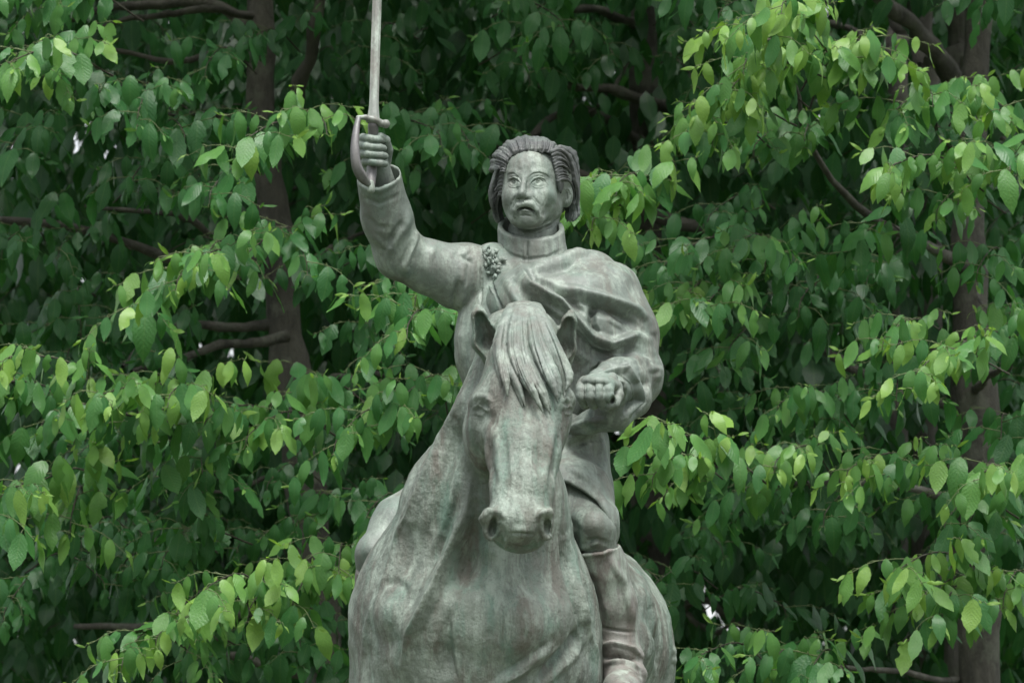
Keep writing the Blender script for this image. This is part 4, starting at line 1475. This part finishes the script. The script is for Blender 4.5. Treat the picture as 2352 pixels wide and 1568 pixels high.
for k_, P in enumerate([
        [(2230, 620, 4.0, 20), (2120, 560, 3.6, 15), (1980, 480, 3.2, 11), (1860, 330, 2.8, 8), (1830, 200, 2.5, 5)],
        [(2235, 420, 4.0, 14), (2180, 330, 3.4, 10), (2150, 290, 3.0, 6)],
        [(2240, 960, 4.0, 16), (2150, 920, 4.4, 12), (2030, 888, 4.5, 12), (1930, 828, 4.6, 14), (1850, 785, 4.7, 9)],
        [(2245, 1180, 4.0, 16), (2120, 1130, 3.2, 11), (1950, 1110, 2.8, 8), (1750, 1110, 2.4, 5)],
        [(2240, 900, 4.0, 12), (2280, 860, 3.2, 9), (2330, 840, 2.6, 5)],
        [(2255, 1400, 4.0, 14), (2300, 1370, 3.2, 10), (2330, 1350, 2.6, 6)],
        [(2262, 1130, 3.8, 6), (2190, 1066, 3.6, 4), (2120, 1020, 3.5, 3)],
        [(2240, 640, 3.9, 5), (2262, 720, 3.5, 4), (2280, 800, 3.4, 3)],
        [(2200, 1568, 4.0, 10), (2060, 1540, 3.0, 8), (1880, 1530, 2.6, 5)]]):
    right.bar("branch", [(*p[:3], p[3] * .85) for p in P], 8, 22, .010, 40 + k_)
back.bar("trunk", [(1505, FB, 5.6, 66), (1500, 1568, 5.6, 46), (1490, 900, 5.6, 40), (1480, 200, 5.6, 34), (1470, -600, 5.6, 16)], 12, 30)
for k_, P in enumerate([
        [(1880, 640, 4.8, 13), (1720, 566, 4.8, 14), (1600, 520, 4.7, 16), (1490, 486, 4.6, 18), (1400, 436, 4.5, 17), (1320, 398, 4.4, 14), (1220, 360, 4.5, 9)],
        [(1760, 300, 5.3, 12), (1600, 262, 5.2, 16), (1480, 232, 5.1, 15), (1380, 205, 5.0, 12), (1240, 200, 5.0, 7)],
        [(1480, 330, 5.5, 14), (1330, 250, 5.2, 10), (1180, 330, 4.8, 8), (1020, 320, 4.2, 5)],
        [(1480, 60, 5.5, 14), (1350, 20, 5.0, 10), (1200, 30, 4.4, 6)],
        [(1440, 150, 5.2, 5), (1410, 200, 5.1, 5), (1360, 260, 5.1, 3)],
        [(1490, 760, 5.5, 12), (1580, 700, 4.6, 9), (1700, 640, 3.6, 6)],
        [(1500, 1420, 5.4, 14), (1620, 1380, 5.2, 9), (1700, 1440, 5.2, 7), (1780, 1450, 5.2, 4)],
        [(1560, 1400, 5.3, 8), (1640, 1450, 5.2, 6), (1700, 1420, 5.1, 4)]]):
    back.bar("branch", P, 8, 22, .010, 60 + k_)
for t_, P in zip(slim, ([(2062, FB, 6.2, 40), (2062, 400, 6.2, 26), (2058, 80, 6.2, 25), (2050, -300, 6.2, 20), (2045, -700, 6.2, 8)],
                        [(2138, FB, 5.7, 45), (2132, 400, 5.7, 32), (2122, 150, 5.7, 31), (2110, -100, 5.7, 26), (2100, -600, 5.7, 8)],
                        [(2225, FB, 5.2, 48), (2216, 400, 5.2, 36), (2208, 150, 5.2, 35), (2205, -100, 5.2, 28), (2210, -600, 5.2, 8)])):
    t_.bar("trunk", P, 12, 30)
slim[2].bar("branch", [(2196, 190, 5.1, 26), (2150, 118, 4.9, 23), (2090, 58, 4.7, 20), (2020, -4, 4.5, 17), (1930, -90, 4.3, 10)], 10, 22)
slim[0].bar("branch", [(2050, 130, 6.1, 9), (1960, 70, 5.9, 9), (1900, 56, 5.8, 8), (1820, 40, 5.7, 5)], 8, 18)
slim[1].bar("branch", [(2150, 260, 5.6, 9), (2250, 300, 5.4, 8), (2340, 330, 5.2, 5)], 8, 18)
for t_, x, y in zip(far, (300, 1180, 2000), (11.0, 12.5, 11.5)):
    t_.bar("trunk", [(x + 10, 3000, y, 60), (x, 1400, y, 46), (x - 10, 600, y, 38), (x, -300, y, 26), (x, -1300, y, 10)], 10, 26)
    for q_ in range(5):
        s_ = 1 if q_ % 2 else -1
        t_.bar("branch", [(x, 1400 - 270 * q_, y, 18), (x + s_ * 170, 1300 - 270 * q_, y - .6, 12), (x + s_ * 400, 1240 - 270 * q_, y - 1.2, 5)], 7, 14)

# ---- sprays the photograph shows in front: base -> tip (photo px), tone 0 old .. 1 young
SPRAYS = {
    'L': [(330, 50, 20, -20, .75), (230, 40, 120, 0, .7), (260, 175, 10, 150, .85), (200, 160, 110, 135, .8), (430, 250, 225, 215, .55), (380, 240, 320, 250, .55), (590, 170, 480, 140, .5),
          (690, 120, 560, 100, .3), (700, 320, 560, 325, .8), (640, 330, 740, 275, .85), (600, 400, 490, 430, .55), (430, 410, 310, 400, .4), (545, 620, 420, 625, .85), (500, 640, 335, 690, .8),
          (560, 600, 470, 600, .8), (700, 560, 575, 575, .75), (640, 555, 700, 590, .7), (520, 960, 235, 905, .9), (470, 970, 395, 900, .95), (260, 940, 25, 820, .95), (190, 985, -10, 880, .8),
          (310, 1000, 110, 960, .7), (520, 1000, 320, 960, .8), (770, 1000, 580, 990, .85), (660, 1000, 485, 955, .7), (880, 960, 700, 880, .75), (910, 980, 780, 1000, .75), (1010, 900, 890, 950, .75),
          (1030, 770, 940, 740, .8), (1030, 960, 970, 870, .8), (1040, 690, 960, 670, .75), (260, 1130, 60, 1125, .9), (190, 1140, 165, 1180, .85), (110, 1150, -10, 1150, .8), (530, 1080, 400, 1085, .6),
          (500, 1100, 465, 1090, .65), (580, 1250, 385, 1265, .5), (500, 1270, 415, 1245, .55), (660, 1280, 555, 1245, .35), (880, 1160, 695, 1180, .55), (910, 1180, 850, 1170, .6), (830, 1330, 680, 1365, .85),
          (720, 1400, 580, 1385, .85), (630, 1390, 480, 1345, .95), (570, 1390, 415, 1395, .85), (815, 1310, 780, 1280, .85), (500, 1470, 370, 1450, .9), (430, 1490, 290, 1500, .85), (540, 1480, 430, 1495, .7),
          (200, 1340, 20, 1385, .5), (740, 1480, 585, 1475, .45), (660, 1510, 690, 1490, .45), (310, 1230, 195, 1225, .35), (220, 680, 185, 735, .35), (110, 560, 15, 555, .3), (800, 770, 860, 800, .42),
          (790, 610, 900, 620, .4), (330, 330, 420, 300, .4), (120, 300, 30, 330, .35), (250, 830, 160, 800, .3), (420, 820, 330, 790, .3)],
    'B': [(1130, 40, 1285, 45, .55), (1260, 70, 1205, 45, .5), (880, 330, 1000, 300, .55), (950, 300, 1070, 315, .5), (1010, 330, 890, 345, .6), (1465, 490, 1425, 415, .92), (1450, 495, 1335, 455, .85),
          (1465, 530, 1370, 495, .85), (1440, 450, 1400, 430, .9), (1100, 150, 1210, 160, .3), (1420, 620, 1510, 590, .5), (1560, 690, 1490, 660, .6), (1300, 120, 1400, 110, .25), (1500, 60, 1600, 70, .25),
          (960, 90, 860, 110, .2), (1500, 160, 1600, 190, .25), (1560, 860, 1650, 850, .35), (1550, 950, 1640, 960, .3)],
    'R': [(1900, 120, 1800, 5, 1.0), (1890, 150, 1720, 130, .95), (1900, 180, 1690, 190, .95), (1860, 250, 1665, 225, .9), (1830, 290, 1610, 280, .85), (1840, 210, 1995, 95, .95), (1860, 250, 1960, 130, .9),
          (1860, 330, 1740, 325, .75), (1890, 340, 1850, 305, .75), (1770, 340, 1645, 300, .8), (1840, 130, 1780, 70, .95), (2210, 280, 2055, 255, .75), (2180, 290, 2305, 245, .85), (2150, 300, 2140, 215, .85),
          (2260, 440, 2040, 385, .92), (2310, 430, 2190, 375, .85), (2350, 430, 2320, 375, .85), (2310, 490, 2160, 470, .85), (1780, 600, 1690, 565, .7), (1710, 590, 1535, 600, .6), (1820, 610, 1760, 590, .6),
          (1650, 720, 1575, 680, .85), (1720, 720, 1630, 690, .75), (1760, 800, 1680, 790, .65), (2210, 800, 2040, 765, .85), (2370, 830, 2215, 785, .9), (2320, 860, 2110, 850, .95), (2380, 760, 2320, 725, .8),
          (1960, 980, 1800, 920, .7), (2010, 960, 1925, 925, .6), (1990, 1010, 1880, 950, .65), (1760, 1110, 1475, 1015, .92), (1660, 1100, 1510, 1080, .9), (1720, 1130, 1585, 1095, .85), (1910, 1090, 1790, 1050, .9),
          (2110, 1110, 1960, 1070, .9), (2130, 1110, 2045, 1080, .75), (1860, 1120, 1750, 1095, .7), (2380, 1150, 2260, 1085, .95), (2340, 1190, 2180, 1185, .7), (2310, 1170, 2230, 1190, .6), (2310, 1340, 2075, 1300, .95),
          (2290, 1370, 2120, 1365, .9), (2380, 1360, 2310, 1355, .85), (2260, 1390, 2170, 1390, .8), (1770, 1530, 1590, 1515, .75), (1860, 1530, 1770, 1520, .75), (1960, 1550, 1870, 1525, .7), (1780, 480, 1635, 490, .4),
          (1960, 640, 1875, 650, .4), (1860, 720, 1840, 690, .45), (1980, 730, 1940, 725, .4), (2330, 620, 2250, 610, .6), (2340, 20, 2260, 10, .45), (1760, 60, 1660, 20, .5), (2100, 640, 2000, 620, .4), (2360, 1000, 2300, 990, .55),
          (1800, 1180, 1700, 1170, .5), (2000, 1180, 1900, 1170, .5), (2090, 550, 1960, 560, .55), (2120, 880, 2060, 900, .5)]}
rng = random.Random(2024)
trees = {'L': left, 'B': back, 'R': right}
for key, lst in SPRAYS.items():
    for x0, y0, x1, y1, tone in lst:
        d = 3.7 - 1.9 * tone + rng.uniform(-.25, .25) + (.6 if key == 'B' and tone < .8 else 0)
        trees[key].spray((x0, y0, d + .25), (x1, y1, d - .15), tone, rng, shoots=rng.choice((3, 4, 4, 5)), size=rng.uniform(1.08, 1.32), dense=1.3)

# ---- sprays filling the crowns behind them
CLEAR = [(2130, 140, 135, 120), (640, 560, 62, 150), (670, 800, 60, 90), (720, 1130, 60, 70), (430, 800, 160, 40), (1500, 480, 150, 50), (2250, 1500, 70, 60)]
OPEN = [(1660, 1405, 95, 70), (520, 800, 80, 45)]
VOID = [(550, 800, 120, 95), (1660, 1400, 120, 70), (1250, 120, 260, 90)]
GAPS = [(478, 782, 9, 9), (540, 806, 9, 10), (600, 800, 4, 5), (1612, 1372, 10, 11), (1640, 1395, 13, 9), (1625, 1425, 8, 8),
        (1665, 1425, 10, 8), (1690, 1440, 12, 8), (1842, 1402, 8, 5), (1508, 1292, 7, 5), (1524, 352, 5, 5), (58, 746, 8, 5), (250, 735, 6, 4),
        (752, 1156, 6, 6), (645, 1178, 6, 5), (1880, 1470, 8, 5), (860, 1205, 6, 5), (470, 1395, 7, 5), (250, 1430, 6, 5), (600, 62, 6, 5), (640, 1300, 6, 5), (1890, 20, 8, 5)]


def in_any(px, py, L, grow=1.0):
    return any(((px - a) / (c_ * grow)) ** 2 + ((py - b_) / (d_ * grow)) ** 2 < 1 for a, b_, c_, d_ in L)


def own(px):
    return left if px < 1020 else (back if px < 1640 else right)


def thicket(n, y0, y1, tone, pick, size, hi, shoots, x0=-150, x1=2500, ya=-140, yb=1720, void=True, dense=1.0):
    for _ in range(n):
        px, py, d = rng.uniform(x0, x1), rng.uniform(ya, yb), rng.uniform(y0, y1)
        if void and in_any(px, py, VOID) and rng.random() < .8:
            continue
        if in_any(px, py + 30, GAPS, 2.0) or in_any(px, py + 30, OPEN, 1.2) or (d < 6.2 and in_any(px, py + 40, CLEAR, 1.25)):
            continue
        a, ln = rng.uniform(-.5, .35), rng.uniform(90, 190)
        s_ = rng.choice((-1, 1))
        pick(px).spray((px + s_ * ln, py + ln * a * .4 + 10, d + .3), (px, py, d - .1), tone * rng.uniform(.5, 1.5), rng, shoots=shoots, size=size * rng.uniform(.9, 1.15), hi=hi, dense=dense)


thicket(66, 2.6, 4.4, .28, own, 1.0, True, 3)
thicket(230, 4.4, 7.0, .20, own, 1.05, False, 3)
for t_, xa, xb, sd_ in ((left, -200, 1060, 1), (back, 960, 1700, 2), (right, 1600, 2560, 3)):  # deep leaves: the low tone puts the interior's shade into their colour
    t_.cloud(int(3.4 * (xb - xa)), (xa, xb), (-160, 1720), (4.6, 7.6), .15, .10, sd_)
for t_, xa, xb, sd_ in ((far[0], -450, 830, 4), (far[1], 740, 1620, 5), (far[2], 1530, 2800, 6)):
    t_.cloud(int(7.5 * (xb - xa)), (xa, xb), (-450, 1950), (8.5, 13.5), .21, .14, sd_, 22, .34)
for k_, t_ in enumerate(slim):
    for _ in range(9):
        px, py = rng.uniform(1900, 2352), rng.uniform(-260, 520)
        if -30 < py < 290:
            continue
        t_.spray((px + 120, py, 5.2 + .3 * k_), (px, py + 20, 5.0 + .3 * k_), .3, rng, shoots=3, hi=False)
# crowns above the frame: an unseen roof of leaves added to keep the interior in shade
for t_, xa, xb, sd_ in ((left, -600, 1060, 7), (back, 960, 1700, 8), (right, 1600, 2900, 9)):
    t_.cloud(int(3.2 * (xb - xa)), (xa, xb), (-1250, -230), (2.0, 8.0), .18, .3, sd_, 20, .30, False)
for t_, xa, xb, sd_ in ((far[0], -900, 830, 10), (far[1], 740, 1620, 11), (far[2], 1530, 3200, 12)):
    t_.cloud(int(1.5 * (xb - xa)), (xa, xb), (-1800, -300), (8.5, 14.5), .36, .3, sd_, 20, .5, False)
rng2 = random.Random(7)
for t_, n_ in ((left, 300), (right, 300), (back, 260)):
    t_.finish(n_, rng2)
for t_ in slim + far:
    t_.finish(0, rng2)
